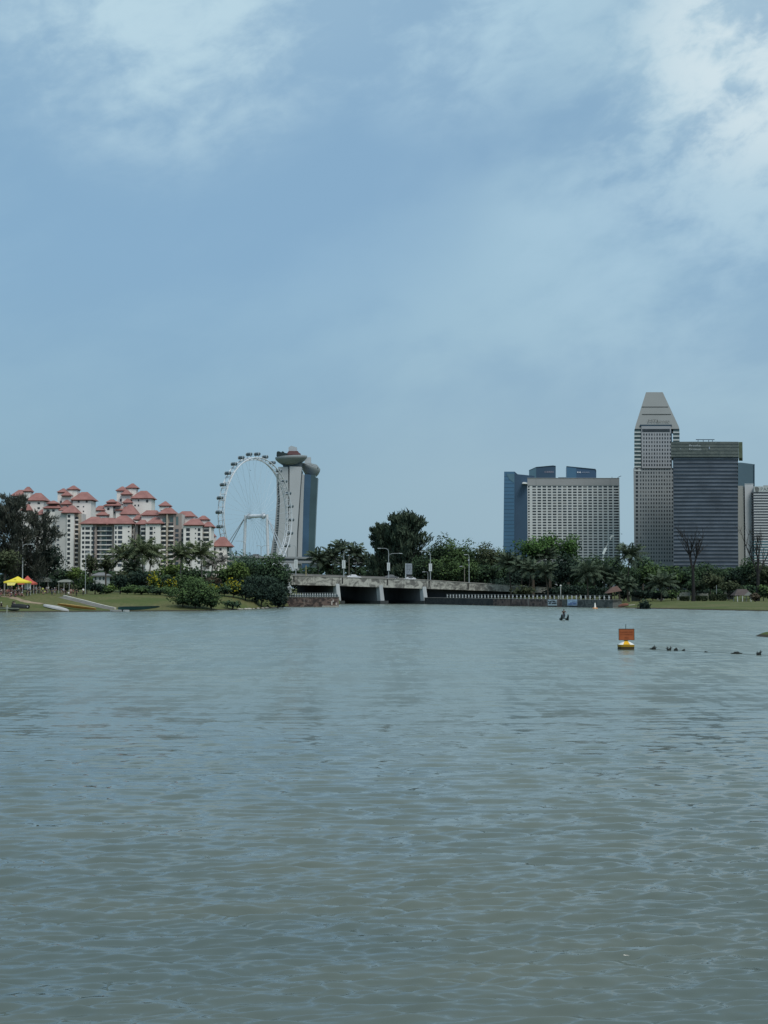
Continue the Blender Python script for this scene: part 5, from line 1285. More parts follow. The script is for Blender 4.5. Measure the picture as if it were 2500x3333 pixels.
lamp(1265, 1888, 1790, DL, [(1238, 1784.5, 1800), (1301, 1801, 1815)], 'double armed lamp post with a white banner in front of the tall feathery trees', (1260, 1269.5, 1832, 1857))
lamp(1401, 1892, 1806, DL, [(1375, 1794, 1812)], 'lamp post with a white banner right of the grey sign board', (1396, 1406, 1835, 1859))
lamp(1527, 1898, 1812, DL, [(1519, 1805, 1818)], 'plain lamp post without banner near the right end of the bridge')
MB_ = MB().obox(at(1525.5, 1823, DL-.4), .5, .5, .35).tube([at(1527, 1822, DL), at(1525.5, 1823, DL-.4)], .05, 5)
cmo = MB_.build('camera_housing', POLEL, bpy.data.objects['street_lamp.004'])
lamp(1136, 1882, 1806, 481, [], 'thin plain pole on the far side of the bridge in front of the palms', pm_=mat('pole_brown', (.20, .18, .15), .8), group=None, r=.11, name='pole')
lamp(1393, 1890, 1862, 481, [(1383, 1861, 1866)], 'short lamp post on the far side of the bridge, left of the last banner', group=None, r=.09)
lamp(1512, 1896, 1838, 481, [(1504, 1843, 1846)], 'thin brownish lamp post on the far side of the bridge near its right end', pm_=MATS['pole_brown'], group=None, r=.11)
lamp(996, 1873, 1840, 481, [], 'short yellowish post on the far side of the bridge below the viaduct', pm_=mat('post_yellow', (.34, .30, .16), .8), group=None, r=.14, name='pole')
# grey sign board
DS = 457.0
t = thing('road_sign', 'tall grey road sign board seen from behind on the bridge', 'road sign', at(1330, 1888, DS))
MB().box(wx(1321, DS), wx(1341.5, DS), DS-.06, DS, wz(1869.5, DS), wz(1834, DS)).build('board', mat('sign_back_grey', (.24, .27, .30), .6, .15, 1), t)
MB().box(wx(1319, DS), wx(1322.5, DS), DS+.01, DS+.25, wz(1890, DS), wz(1834, DS)).build('post', POLEL, t)
MB().box(wx(1337, DS), wx(1339, DS), DS+.01, DS+.15, wz(1890, DS), wz(1835, DS)).build('post', POLE, t)
mm = MB(); mm.add([(wx(1328, DS), DS-.075, wz(1864, DS)), (wx(1330, DS), DS-.075, wz(1864, DS)), (wx(1338, DS), DS-.075, wz(1846, DS)), (wx(1336, DS), DS-.075, wz(1846, DS))], [(0,1,2,3)])
for y in (1841, 1852): mm.box(wx(1321.5, DS), wx(1341, DS), DS-.09, DS-.062, wz(y+.8, DS), wz(y, DS))
mm.box(wx(1325, DS), wx(1326, DS), DS-.10, DS-.092, wz(1869, DS), wz(1835, DS)); mm.build('brace', mat('brace_grey', (.14, .155, .17), .7), t)
MB().box(wx(1323, DS), wx(1340, DS), DS-.04, DS+.0, wz(1877, DS), wz(1870, DS)).build('lower_plate', mat('black_plate', (.02, .022, .024), .7), t)
# road lamps left and far
lamp(73, 1900, 1764, 352, [(38, 1751, 1772), (99, 1771, 1785)], 'double armed lamp post standing before the feathery tree at the left', group='lamp posts on the left bank', pm_=POLEL, r=.12, zb=2.6)
lamp(27, 1900, 1790, 400, [(62, 1776, 1800)], 'curved lamp post beside the leftmost trees with its arm to the right', group='lamp posts on the left bank', pm_=POLEL, r=.12, zb=2.6)
lamp(278, 1905, 1800, 352, [(283, 1797, 1804)], 'thin lamp pole in front of the white tower at the dark oval tree', group='lamp posts on the left bank', pm_=POLE, r=.07, zb=2.6)
lamp(799, 1815, 1775, DV+5, [(769, 1761, 1782)], 'tall road lamp on the viaduct left of the wheel column', group='lamp posts on the viaduct', r=.27)
lamp(850, 1815, 1784, DV+5, [(838, 1776, 1790), (876, 1776, 1790)], 'double armed road lamp on the viaduct before the right wheel column', group='lamp posts on the viaduct', r=.27)

# ------------------------------------------------------------------ vehicles
TYRE = mat('tyre', (.02,.02,.02), .9); CGL = mat('car_glass', (.02,.025,.03), .15, .1, 1, spec=.6); LAMPW = mat('car_lamp', (.7,.7,.65), .3)
RIMM = mat('wheel_rim', (.4,.4,.42), .4)
def car(loc, rz, paint, label, group='vehicles on the bridge', van=False, sc_=1.0):
    t = thing('parked_car' if False else 'car', label, 'car', (0,0,0), group)
    hw = .88
    prof = ([(-2.2,.35),(2.15,.35),(2.2,.62),(2.05,.82),(1.2,.96),(.45,1.44),(-.95,1.47),(-1.75,1.02),(-2.2,.95)] if not van else
            [(-2.3,.38),(2.3,.38),(2.35,.8),(2.0,1.12),(1.45,1.72),(1.1,1.92),(-2.25,1.92),(-2.35,1.2)])
    def ring(y, ins, k): return [Vector((x, y, z if z < .9 else .9+(z-.9)*1.0)) for x, z in prof]
    rings = [[Vector((x*(.97 if abs(yy) > .8 else 1), (yy if z < 1.0 else yy*.86), z)) for x, z in prof] for yy in (-hw, -hw*.92, hw*.92, hw)]
    o = MB().loft(rings).build('body', paint, t); recalc(o)
    zt2 = 1.40 if not van else 1.78; zb2 = 1.0 if not van else 1.2
    xa, xb = (-1.45, .85) if not van else (.2, 1.35)
    for s in (-1, 1):
        y = s*hw*.90
        m_ = MB()
        m_.add([(xa, y*1.03, zb2), (xb, y*1.03, zb2), (xb-.45, y*.975, zt2), (xa+.45, y*.975, zt2)], [(0,1,2,3) if s < 0 else (3,2,1,0)])
        m_.build('side_window', CGL, t)
    ws = MB().add([(1.22, -.68, zb2+.0), (1.22, .68, zb2+.0), (.55, .6, zt2), (.55, -.6, zt2)] if not van else [(2.03,-.7,1.15),(2.03,.7,1.15),(1.5,.65,1.72),(1.5,-.65,1.72)], [(0,1,2,3)]).build('windscreen', CGL, t)
    for x in (-1.35, 1.35):
        for s in (-1, 1):
            wl = MB().tube([(x, s*.70, .32), (x, s*.90, .32)], .32, 14).build('wheel', TYRE, t)
            MB().tube([(x, s*.90, .32), (x, s*.912, .32)], .19, 10).build('rim', RIMM, wl)
    for s in (-1, 1): MB().obox((2.17, s*.62, .68), .1, .34, .16).build('headlight', LAMPW, t)
    t.location = loc; t.rotation_euler = (0, 0, rz); t.scale = (sc_,)*3
    return t
PW = mat('paint_white', (.72,.73,.74), .3, .03, 1, spec=.6); PG = mat('paint_grey', (.16,.16,.16), .35, .05, 1, spec=.6); PS = mat('paint_silver', (.42,.42,.41), .35, .05, 1, spec=.6)
def on_deck(px, d):
    s = wx(px, 455+d, 1880); ss = s - SK*d
    return Vector((s, 455+d, zt_(ss)-.93+.03*d+.02))
sl = -.045
def tilt(o): o.rotation_euler = (0, R(2.6), o.rotation_euler.z); return o
c_ = car(on_deck(1153, 12), 0, PW, 'white car on the bridge in front of the palms'); c_.rotation_euler = (0, R(2.4), R(-4)); c_.location.z += .42
c_ = car(on_deck(1275, 20), 0, PG, 'dark grey car with a pale roof on the bridge below the double armed lamp'); c_.rotation_euler = (0, R(2.4), R(-4)); c_.location.z += .75
MB().add([(-1.0,-.62,1.475),(.42,-.62,1.455),(.42,.62,1.455),(-1.0,.62,1.475)], [(0,1,2,3)]).build('roof_panel', PS, c_, origin=(0,0,0)).parent = c_
c_ = car(on_deck(1332, 8), 0, PW, 'white car on the bridge in front of the grey sign board'); c_.rotation_euler = (0, R(2.4), R(176)); c_.location.z += .35
car((wx(832, DV), DV+9, wz(1813.5, DV)+.1), 0, PG, 'small dark vehicle on the viaduct by the wheel', None, van=True, sc_=1.3)

# ------------------------------------------------------------------ people
SKIN = mat('skin', (.30, .19, .135), .7, .08, 8); HAIRM = mat('hair_black', (.012, .011, .011), .7)
SHOE = mat('shoe_dark', (.03, .03, .03), .8)
def skin_mesh(chains, root, levels=1, name='body'):
    """chains: list of [(pos, radius), ...]; first vertex of later chains may repeat an existing one"""
    bm = bmesh.new(); lay = bm.verts.layers.skin.verify(); tab = {}
    def vert(p, r):
        k = (round(p[0],4), round(p[1],4), round(p[2],4))
        if k not in tab:
            v = bm.verts.new(p); v[lay].radius = (r, r); tab[k] = v
        return tab[k]
    for ch in chains:
        pv = None
        for p, r in ch:
            v = vert(p, r)
            if pv is not None and bm.edges.get((pv, v)) is None: bm.edges.new((pv, v))
            pv = v
    vert(root, .1)[lay].use_root = True
    me = bpy.data.meshes.new(name); bm.to_mesh(me); bm.free()
    o = bpy.data.objects.new(name, me); COL.objects.link(o)
    md = o.modifiers.new('s', 'SKIN'); md.use_smooth_shade = True
    sb = o.modifiers.new('b', 'SUBSURF'); sb.levels = levels; sb.render_levels = levels
    dg = bpy.context.evaluated_depsgraph_get(); dg.update()
    res = bpy.data.meshes.new_from_object(o.evaluated_get(dg)); bpy.data.objects.remove(o)
    res.name = name; res.polygons.foreach_set('use_smooth', [True]*len(res.polygons)); return res
V3 = lambda *a: Vector(a)
def pose(kind):
    """joint positions, facing -Y (towards the river), feet at z = 0"""
    p = dict(pel=V3(0,0,.95), waist=V3(0,0,1.08), chest=V3(0,0,1.30), neck=V3(0,.01,1.46), head=V3(0,-.015,1.58), crown=V3(0,-.01,1.70))
    for s, n in ((-1,'L'),(1,'R')):
        p['hip'+n]=V3(.09*s,0,.92); p['kne'+n]=V3(.105*s,-.02,.50); p['ank'+n]=V3(.11*s,.02,.09); p['toe'+n]=V3(.125*s,-.15,.035)
        p['sho'+n]=V3(.185*s,.01,1.39); p['elb'+n]=V3(.25*s,.03,1.12); p['wri'+n]=V3(.27*s,-.06,.88); p['fin'+n]=V3(.265*s,-.09,.79)
    if kind == 'akimbo':
        for s, n in ((-1,'L'),(1,'R')): p['elb'+n]=V3(.40*s,.07,1.16); p['wri'+n]=V3(.20*s,-.05,1.04); p['fin'+n]=V3(.14*s,-.10,1.02)
    if kind == 'walk':
        p['kneL']=V3(-.10,-.20,.53); p['ankL']=V3(-.10,-.25,.10); p['toeL']=V3(-.10,-.42,.05); p['kneR']=V3(.10,.06,.50); p['ankR']=V3(.10,.30,.16); p['toeR']=V3(.10,.20,.03)
        p['elbL']=V3(-.26,.16,1.14); p['wriL']=V3(-.27,.10,.90); p['finL']=V3(-.27,.07,.81); p['elbR']=V3(.26,-.08,1.13); p['wriR']=V3(.25,-.28,.99); p['finR']=V3(.24,-.36,.95)
    if kind == 'reach':
        p['elbR']=V3(.33,-.16,1.42); p['wriR']=V3(.30,-.34,1.58); p['finR']=V3(.29,-.42,1.63)
        p['elbL']=V3(-.24,-.14,1.14); p['wriL']=V3(-.12,-.30,1.14); p['finL']=V3(-.06,-.36,1.15)
    if kind == 'sit':
        d = V3(0,0,-.62)
        for k in ('pel','waist','chest','neck','head','crown','shoL','shoR','elbL','elbR'): p[k] = p[k]+d
        for s, n in ((-1,'L'),(1,'R')):
            p['hip'+n]=V3(.10*s,0,.28); p['kne'+n]=V3(.17*s,-.38,.46); p['ank'+n]=V3(.13*s,-.50,.08); p['toe'+n]=V3(.14*s,-.67,.04)
            p['elb'+n]=V3(.25*s,-.14,.56); p['wri'+n]=V3(.19*s,-.34,.50); p['fin'+n]=V3(.16*s,-.41,.44)
        p['pel']=V3(0,0,.30)
    if kind == 'bend':
        p['waist']=V3(0,-.08,1.06); p['chest']=V3(0,-.27,1.16); p['neck']=V3(0,-.41,1.22); p['head']=V3(0,-.52,1.24); p['crown']=V3(0,-.63,1.27); p['pel']=V3(0,.04,.93)
        for s, n in ((-1,'L'),(1,'R')):
            p['sho'+n]=V3(.185*s,-.34,1.19); p['elb'+n]=V3(.22*s,-.42,.92); p['wri'+n]=V3(.17*s,-.50,.68); p['fin'+n]=V3(.15*s,-.53,.59)
    if kind == 'ride':
        d = V3(0,0,.0)
        p['pel']=V3(0,.18,.93); p['waist']=V3(0,.13,1.06); p['chest']=V3(0,.02,1.27); p['neck']=V3(0,-.07,1.42); p['head']=V3(0,-.11,1.54); p['crown']=V3(0,-.11,1.66)
        for s, n in ((-1,'L'),(1,'R')):
            k = .0 if s < 0 else .16
            p['hip'+n]=V3(.09*s,.16,.90); p['kne'+n]=V3(.14*s,-.20,.70+k); p['ank'+n]=V3(.12*s,-.06,.30+k); p['toe'+n]=V3(.13*s,-.22,.26+k)
            p['sho'+n]=V3(.185*s,-.02,1.36); p['elb'+n]=V3(.32*s,-.16,1.16); p['wri'+n]=V3(.29*s,-.38,1.08); p['fin'+n]=V3(.27*s,-.47,1.07)
    return p
def make_figure(kind):
    p = pose(kind)
    ch = [[(p['pel'],.125),(p['waist'],.115),(p['chest'],.135),(p['neck'],.055),(p['head'],.088),(p['crown'],.060)]]
    for s, n in ((-1,'L'),(1,'R')):
        ch.append([(p['pel'],.125),(p['hip'+n],.092),(p['kne'+n],.060),(p['ank'+n],.040),(p['toe'+n],.032)])
        ch.append([(p['chest'],.135),(p['sho'+n],.062),(p['elb'+n],.043),(p['wri'+n],.030),(p['wri'+n].lerp(p['fin'+n],.55),.038)])
    body = skin_mesh(ch, p['pel'])
    # face, ears and fingers joined into the same body mesh
    ex = MB(); hd = p['head']; fdir = V3(0,-1,0); hup = (p['crown']-p['neck']).normalized()
    fdir = (fdir - hup*fdir.dot(hup)).normalized(); rt = fdir.cross(hup)
    c = hd + hup*.01
    ex.tube([c+fdir*.080+hup*.035, c+fdir*.112-hup*.012, c+fdir*.088-hup*.02], [.008,.015,.010], 5)
    ex.tube([c+fdir*.086-hup*.045-rt*.022, c+fdir*.092-hup*.047, c+fdir*.086-hup*.045+rt*.022], [.004,.007,.004], 5)
    for s in (-1, 1):
        ex.ball(c+rt*s*.088, .012, .022, .03, 6, 4)
    for s, n in ((-1,'L'),(1,'R')):
        a, b = p['wri'+n], p['fin'+n]; d = (b-a).normalized(); sd_ = d.cross(V3(0,1,.2)).normalized(); nn = d.cross(sd_)
        for k, ln in enumerate((.068,.080,.075,.058)):
            q = a.lerp(b,.55)+d*.018+sd_*(k-1.5)*.018
            ex.tube([q, q+d*ln*.55+nn*.008, q+d*ln*.9+nn*.030], [.0095,.009,.007], 5)
        q = a.lerp(b,.35)-sd_*.030
        ex.tube([q, q+d*.03-sd_*.022, q+d*.062-sd_*.020+nn*.01], [.012,.010,.008], 5)
    bm = bmesh.new(); bm.from_mesh(body)
    tmp = bpy.data.meshes.new('t'); tmp.from_pydata(ex.v, [], ex.f); bm.from_mesh(tmp); 
    bm.to_mesh(body); bm.free(); bpy.data.meshes.remove(tmp)
    shirt = skin_mesh([[(p['pel']+V3(0,0,.02),.140),(p['waist'],.134),(p['chest'],.156),(p['chest'].lerp(p['neck'],.62),.085)]] +
                      [[(p['chest'],.156),(p['sho'+n],.080),(p['sho'+n].lerp(p['elb'+n],.72),.064)] for n in 'LR'], p['chest'], name='shirt')
    shorts = skin_mesh([[(p['pel'],.142),(p['waist'].lerp(p['pel'],.5),.138)]] + [[(p['pel'],.142),(p['hip'+n],.112),(p['hip'+n].lerp(p['kne'+n],.85),.086)] for n in 'LR'], p['pel'], name='shorts')
    trousers = skin_mesh([[(p['pel'],.142),(p['waist'].lerp(p['pel'],.5),.138)]] + [[(p['pel'],.142),(p['hip'+n],.110),(p['kne'+n],.078),(p['ank'+n]+V3(0,0,.02),.060)] for n in 'LR'], p['pel'], name='trousers')
    hm = MB(); rings = []
    for th in (1.75, 1.4, 1.0, .55, .12):
        rings.append([c + hup*(.02+.115*math.cos(th)) + (rt*math.cos(a)*.098 - fdir*.015 + fdir*math.sin(a)*(.108 if math.sin(a) < 0 else .090))*math.sin(th) + (hup*.055*max(0, math.sin(a)) if th > 1.2 else V3(0,0,0)) for a in [2*math.pi*k/12 for k in range(12)]])
    hm.loft(rings); hair = bpy.data.meshes.new('hair'); hair.from_pydata([tuple(v) for v in hm.v], [], hm.f)
    em = MB()
    for s in (-1, 1): em.ball(c+fdir*.086+rt*s*.032+hup*.022, .009, .006, .008, 6, 4)
    eyes = bpy.data.meshes.new('eyes'); eyes.from_pydata([tuple(v) for v in em.v], [], em.f)
    cap = MB().lathe(c+hup*.045, [(.112,0),(.108,.045),(.075,.085),(.01,.098)], 12).obox(c+hup*.05+fdir*.14, .15, .11, .012); capm = bpy.data.meshes.new('cap'); capm.from_pydata([tuple(v) for v in cap.v], [], cap.f)
    sm = MB()
    for n in 'LR':
        a, b = p['ank'+n], p['toe'+n]; d = (b-a); sm.tube([a+V3(0,.04,-.035), a.lerp(b,.5)+V3(0,0,-.02), b+d*.12], [.052,.056,.036], 8)
    shoes = bpy.data.meshes.new('shoes'); shoes.from_pydata([tuple(v) for v in sm.v], [], sm.f)
    for me, mt_ in ((body,SKIN),(shirt,SKIN),(shorts,SKIN),(trousers,SKIN),(hair,HAIRM),(eyes,HAIRM),(capm,SKIN),(shoes,SHOE)):
        me.materials.clear(); me.materials.append(mt_)
    return dict(body=body, shirt=shirt, shorts=shorts, trousers=trousers, hair=hair, eyes=eyes, cap=capm, shoes=shoes)
FIG = {k: make_figure(k) for k in ('stand','akimbo','walk','reach','sit','bend','ride')}
def cloth(name, c): return mat('cloth_'+name, c, .9, .1, 6)
def person(kind, loc, rz, top, bottom, label, group=None, long=False, cap=None, scale=1.0):
    t = thing('person', label, 'person', loc, group); t.rotation_euler = (0,0,rz); t.scale = (scale,)*3
    def part(n, me, mt_):
        o = bpy.data.objects.new(n, me); COL.objects.link(o); o.parent = t
        o.material_slots[0].link = 'OBJECT'; o.material_slots[0].material = mt_; return o
    f = FIG[kind]
    part('body', f['body'], SKIN); part('shirt', f['shirt'], top); part('trousers' if long else 'shorts', f['trousers' if long else 'shorts'], bottom)
    part('hair', f['hair'], HAIRM); part('eyes', f['eyes'], HAIRM); part('shoes', f['shoes'], SHOE)
    if cap: part('cap', f['cap'], cap)
    return t
MAR = cloth('maroon', (.16,.045,.055)); MAR2 = cloth('dull_red', (.21,.075,.07)); CWH = cloth('white', (.72,.72,.70)); CBL = cloth('black', (.018,.019,.022)); CYE = cloth('yellow_green', (.42,.46,.12))
CGR = cloth('grey', (.22,.23,.25)); CNA = cloth('navy', (.025,.035,.06)); CPK = cloth('pinkish', (.42,.27,.24)); CPU = cloth('purple_grey', (.13,.09,.12)); CCR = cloth('cream', (.55,.52,.42))
gmar = 'people in maroon tops left of the yellow canopy'
ML = 'one of the people in maroon tops crowding left of the yellow canopy'
g = random.Random(4)
for i in range(30):
    px = 1+ (i % 10)*7.6 + g.uniform(-3, 3); row = i//10
    pt = gp(px, 1933 + row*5 + g.uniform(-1.5, 1.5))
    person(g.choice(['stand','akimbo','sit','stand','reach'] if row == 0 else ['sit','sit','stand','bend']), pt, g.uniform(-2.6, 2.6), g.choice([MAR,MAR,MAR2,CPU]), g.choice([CBL,CBL,CNA,CGR]), ML, gmar, cap=CWH if i % 4 == 1 else None)
plist = [
 (6, 1925, 'stand', CWH, CBL, 'person in a white top at the very left edge, behind the maroon crowd', 0),
 (15, 1927, 'akimbo', CWH, MAR, 'second person in white behind the maroon crowd, hands on hips', 0),
 (61, 1936, 'stand', CCR, CGR, 'person in a cream top just left of the pale canopy pole', 0),
 (87, 1940, 'bend', CBL, CBL, 'person in black bending forward in front of the white canopy wall', 1),
 (96, 1940, 'walk', CNA, CBL, 'person in navy walking right beside the white canopy wall', 1),
 (110, 1932, 'stand', CBL, CBL, 'person all in black under the red canopy', 1),
 (117, 1932, 'akimbo', CGR, CBL, 'person in grey under the edge of the red canopy', 0),
 (126, 1932, 'stand', CBL, CBL, 'person all in black just right of the red canopy', 1),
 (131, 1930, 'reach', CWH, CYE, 'person in a white top raising a hand right of the red canopy', 0),
 (139, 1934, 'walk', CYE, CBL, 'person in a yellow green top walking in the middle of the crowd', 0),
 (146, 1935, 'sit', CYE, CGR, 'seated person in a yellow green top', 0),
 (152, 1932, 'stand', CGR, CBL, 'person in grey behind the seated yellow green one', 0),
 (157, 1930, 'reach', CWH, CBL, 'person in white lifting an arm below the grey awning', 0),
 (169, 1938, 'stand', CNA, CNA, 'person in navy standing before the dark tree trunk', 1),
 (178, 1938, 'akimbo', CPU, CGR, 'person in a purple grey top with hands on hips before the dark tree', 0),
 (183, 1934, 'stand', CBL, CBL, 'person in black right of the dark tree trunk', 1),
 (199, 1938, 'stand', CNA, CGR, 'person in navy left in the group at the top of the ramp', 0),
 (206, 1938, 'walk', CGR, CBL, 'person in grey walking in the group at the top of the ramp', 0),
 (214, 1940, 'bend', CNA, CNA, 'person in navy bending over at the top of the ramp', 1),
 (223, 1940, 'sit', CWH, CGR, 'person in white sitting low at the top of the ramp', 0),
 (231, 1940, 'akimbo', CPK, MAR, 'person in a pinkish top with hands on hips at the top of the ramp', 0),
 (239, 1942, 'walk', MAR2, CBL, 'person in dull red walking down towards the ramp', 0),
 (249, 1941, 'stand', CBL, CBL, 'person in dark clothes standing right of the group on the ramp', 1),
 (271, 1938, 'stand', CWH, CBL, 'person in a white top and black trousers standing alone beside the dark bush', 1),
]
for i, (px, py, k, a_, b_2, lab, lg) in enumerate(plist):
    person(k, gp(px, py), g.uniform(-1.2, 1.2), a_, b_2, lab, None, bool(lg), CWH if i in (0, 12, 14) else None)

# ------------------------------------------------------------------ canopies
YEL = mat('canopy_yellow', (.74, .60, .055), .7, .05, 1); REDC = mat('canopy_red', (.50, .105, .075), .7, .08, 1); CANW = mat('canopy_white_wall', (.62,.63,.63), .8, .05, 1); PIP = mat('frame_pipe', (.45,.46,.44), .5)
GRYC = mat('awning_grey', (.20,.215,.19), .8, .12, .7)
def canopy(px0, px1, ypk, yea, ybase, label, fabric, dep=3.2, val=.35, name='canopy'):
    b = gp((px0+px1)/2, ybase); D = b.y
    x0, x1 = wx(px0, D), wx(px1, D); cx = (x0+x1)/2; zt2 = wz(ypk, D); ze = wz(yea, D)
    t = thing(name, label, 'canopy', b)
    hx = (x1-x0)/2; y0, y1 = D-dep/2, D+dep/2
    rings = []
    for s, z in ((1.0, ze-val), (1.0, ze), (.62, ze+(zt2-ze)*.27), (.3, ze+(zt2-ze)*.62), (.02, zt2)):
        rings.append([Vector((cx+sx*hx*s, D+sy*dep/2*s, z)) for sx, sy in ((-1,-1),(0,-1),(1,-1),(1,0),(1,1),(0,1),(-1,1),(-1,0))])
    o = MB().loft(rings, cap=False).build('canopy_top', fabric, t)
    for sx in (-1, 1):
        for sy in (-1, 1):
            MB().tube([(cx+sx*hx*.93, D+sy*dep*.46, b.z-.2), (cx+sx*hx*.93, D+sy*dep*.46, ze)], .045, 6).build('leg', PIP, t)
    return t, D, b, fabric
t, Dy, by, _ = canopy(19, 99, 1876, 1893, 1938, 'bright yellow peaked canopy tent on the left bank', YEL)
o = MB().add([(wx(30, Dy), Dy-1.75, wz(1896, Dy)), (wx(60, Dy), Dy-1.75, wz(1896, Dy)), (wx(56, Dy), Dy-2.1, wz(1905.5, Dy)), (wx(33, Dy), Dy-2.1, wz(1905.5, Dy))], [(0,1,2,3)]).build('hanging_flap', mat('flap_yellow', (.66,.58,.16), .8, .2, 3), t)
MB().add([(wx(76, Dy), Dy+1.3, wz(1898, Dy)), (wx(98, Dy), Dy+1.3, wz(1898, Dy)), (wx(97, Dy), Dy+1.3, wz(1918, Dy)), (wx(76, Dy), Dy+1.3, wz(1918, Dy))], [(0,1,2,3)]).build('side_wall', CANW, t)
pk = MB(); pk.add([(wx(47, Dy), Dy-1.02, wz(1889.2, Dy)), (wx(58, Dy), Dy-1.02, wz(1888.4, Dy)), (wx(57, Dy), Dy-.83, wz(1885.3, Dy)), (wx(50, Dy), Dy-.83, wz(1886.0, Dy))], [(0,1,2,3)]); pk.build('logo_patch', mat('patch_olive', (.38,.30,.04), .8), t)
canopy(64, 118, 1874, 1898, 1934, 'red peaked canopy tent behind the yellow one', REDC)
def awning(px0, px1, y0, y1, ybase, D, label):
    t = thing('awning', label, 'awning', Vector((wx((px0+px1)/2, D), D, H(wx(px0, D), D))))
    x0, x1, z0, z1 = wx(px0, D), wx(px1, D), wz(y1, D), wz(y0, D); rings = []
    for i in range(11):
        s = i/10; x = x0+(x1-x0)*s; k = math.sin(math.pi*min(1, max(0, s*.8+.1)))**.5
        rings.append([Vector((x, D-2, z0)), Vector((x, D-1.6, z0+(z1-z0)*.7*k)), Vector((x, D, z0+(z1-z0)*k)), Vector((x, D+2, z0))])
    o = MB().loft(rings).build('awning_top', GRYC, t); recalc(o)
    for x in (x0+.3, (x0+x1)/2, x1-.3): MB().tube([(x, D-1.8, t.location.z-.2), (x, D-1.8, z0)], .05, 6).build('leg', PIP, t)
awning(104, 167, 1876, 1894, 1935, 362, 'grey rounded awning behind the people right of the red canopy')
awning(194, 236, 1886, 1895, 1935, 356, 'small pale grey awning behind the group at the top of the ramp')

# ------------------------------------------------------------------ boats on the left bank
def hull_boat(name, p0, p1, w_, h_, mtl, rim, label, cat='boat', group=None, up=True, seats=3, lift=.02, flat=0):
    """open slender hull between two ground points; up=False turns it keel-up"""
    p0, p1 = Vector(p0), Vector(p1); d = p1-p0; l = d.length; c = (p0+p1)/2
    t = thing(name, label, cat, c, group)
    d.normalize(); s = d.cross(Vector((0,0,1))).normalized(); u = s.cross(d).normalized()
    rings, gun = [], []
    for i in range(15):
        q = i/14; k = max(.03, math.sin(math.pi*q)**.55); sheer = .35*h_*(2*q-1)**2*(0 if not up else 1)
        P = p0 + d*l*q + u*lift
        ww, hh = w_/2*k, h_*(.55+.45*k)
        if up: sec = [(-1,1.0+0),( -.82,.35),(-.35,.0),(.35,.0),(.82,.35),(1,1.0),(.88,.96),(.3,.22),(-.3,.22),(-.88,.96)]
        else: sec = [(-1,0),(-.9,.45),(-.45,.92),(0,1.0),(.45,.92),(.9,.45),(1,0),(0,.05)]
        rings.append([P + s*ww*a_ + u*(hh*b_2 + sheer) for a_, b_2 in sec])
        gun.append((P + s*ww + u*(hh*(1.0 if up else 0)+sheer), P - s*ww + u*(hh*(1.0 if up else 0)+sheer)))
    o = MB().loft(rings).build('hull', mtl, t); recalc(o)
    MB().tube([q[0] for q in gun], .045, 5).tube([q[1] for q in gun], .045, 5).build('gunwale', rim, t)
    if up:
        for i in range(seats):
            q = (i+1)/(seats+1); k = math.sin(math.pi*q)**.55; P = p0+d*l*q+u*(lift+h_*.72)
            MB().add([P+s*w_*.44*k+d*.12, P-s*w_*.44*k+d*.12, P-s*w_*.44*k-d*.12, P+s*w_*.44*k-d*.12, P+s*w_*.44*k+d*.12-u*.04, P-s*w_*.44*k+d*.12-u*.04, P-s*w_*.44*k-d*.12-u*.04, P+s*w_*.44*k-d*.12-u*.04], [(0,1,2,3),(7,6,5,4),(0,4,5,1),(2,6,7,3)]).build('seat', rim, t)
    return t
BW = mat('boat_grey_white', (.46,.45,.43), .5, .1, 1); BO = mat('boat_orange', (.40,.17,.035), .5, .15, 1); BYR = mat('boat_yellow_rim', (.50,.38,.15), .6); BG = mat('boat_dark_green', (.010,.045,.045), .5, .2, 1); BBK = mat('boat_black', (.018,.02,.02), .6); BRM = mat('boat_rim_dark', (.05,.06,.05), .7)
a, b = gp(141, 1974), gp(224, 1990); a.z += .1; hull_boat('upturned_boat', a, b, 1.5, .55, BW, BW, 'pale grey boat lying keel up on the grass at the water edge', up=False)
a, b = gp(187, 1975), gp(312, 1989); a.z += .15; hull_boat('canoe', a, b, .95, .55, BO, BYR, 'long orange canoe with a yellow rim on the bank below the ramp', seats=5)
a, b = Vector((wx(376, 305), 308.5, .02)), Vector((wx(520, 322), 322.5, .02)); hull_boat('dragon_boat', a, b, 1.3, 1.05, BG, BRM, 'long dark green dragon boat moored along the grassy bank', seats=9, lift=-.05)
a, b = Vector((wx(366, 306), 304.0, .0)), Vector((wx(402, 306), 304.6, .0)); hull_boat('dinghy', a, b, .9, .5, mat('dinghy_grey', (.34,.34,.33), .6, .1, 1), BW, 'small grey dinghy afloat at the foot of the ramp', lift=-.1, seats=2)
a, b = Vector((wx(403, 306), 305.6, .0)), Vector((wx(423, 306), 305.9, .0)); hull_boat('dinghy', a, b, .8, .45, mat('dinghy_white', (.62,.63,.62), .6, .08, 1), BW, 'small white dinghy afloat beside the dark green dragon boat', lift=-.08, seats=2)
a, b = gp(36, 1978), gp(95, 1981); hull_boat('upturned_boat', a, b, 1.3, .85, BBK, BBK, 'black inflatable boat lying keel up on the grass at the left', up=False)
a, b = gp(-12, 1984), gp(62, 1986); hull_boat('canoe', a, b, .75, .42, mat('canoe_grey_green', (.30,.33,.27), .6, .15, 1), BRM, 'grey green canoe at the water edge at the far left', seats=4)
a, b = gp(30, 1988.5), gp(66, 1989); hull_boat('canoe', a+Vector((0,-.6,0)), b+Vector((0,-.6,0)), .7, .35, BBK, BRM, 'short black canoe at the water edge below the grey green one', seats=2)
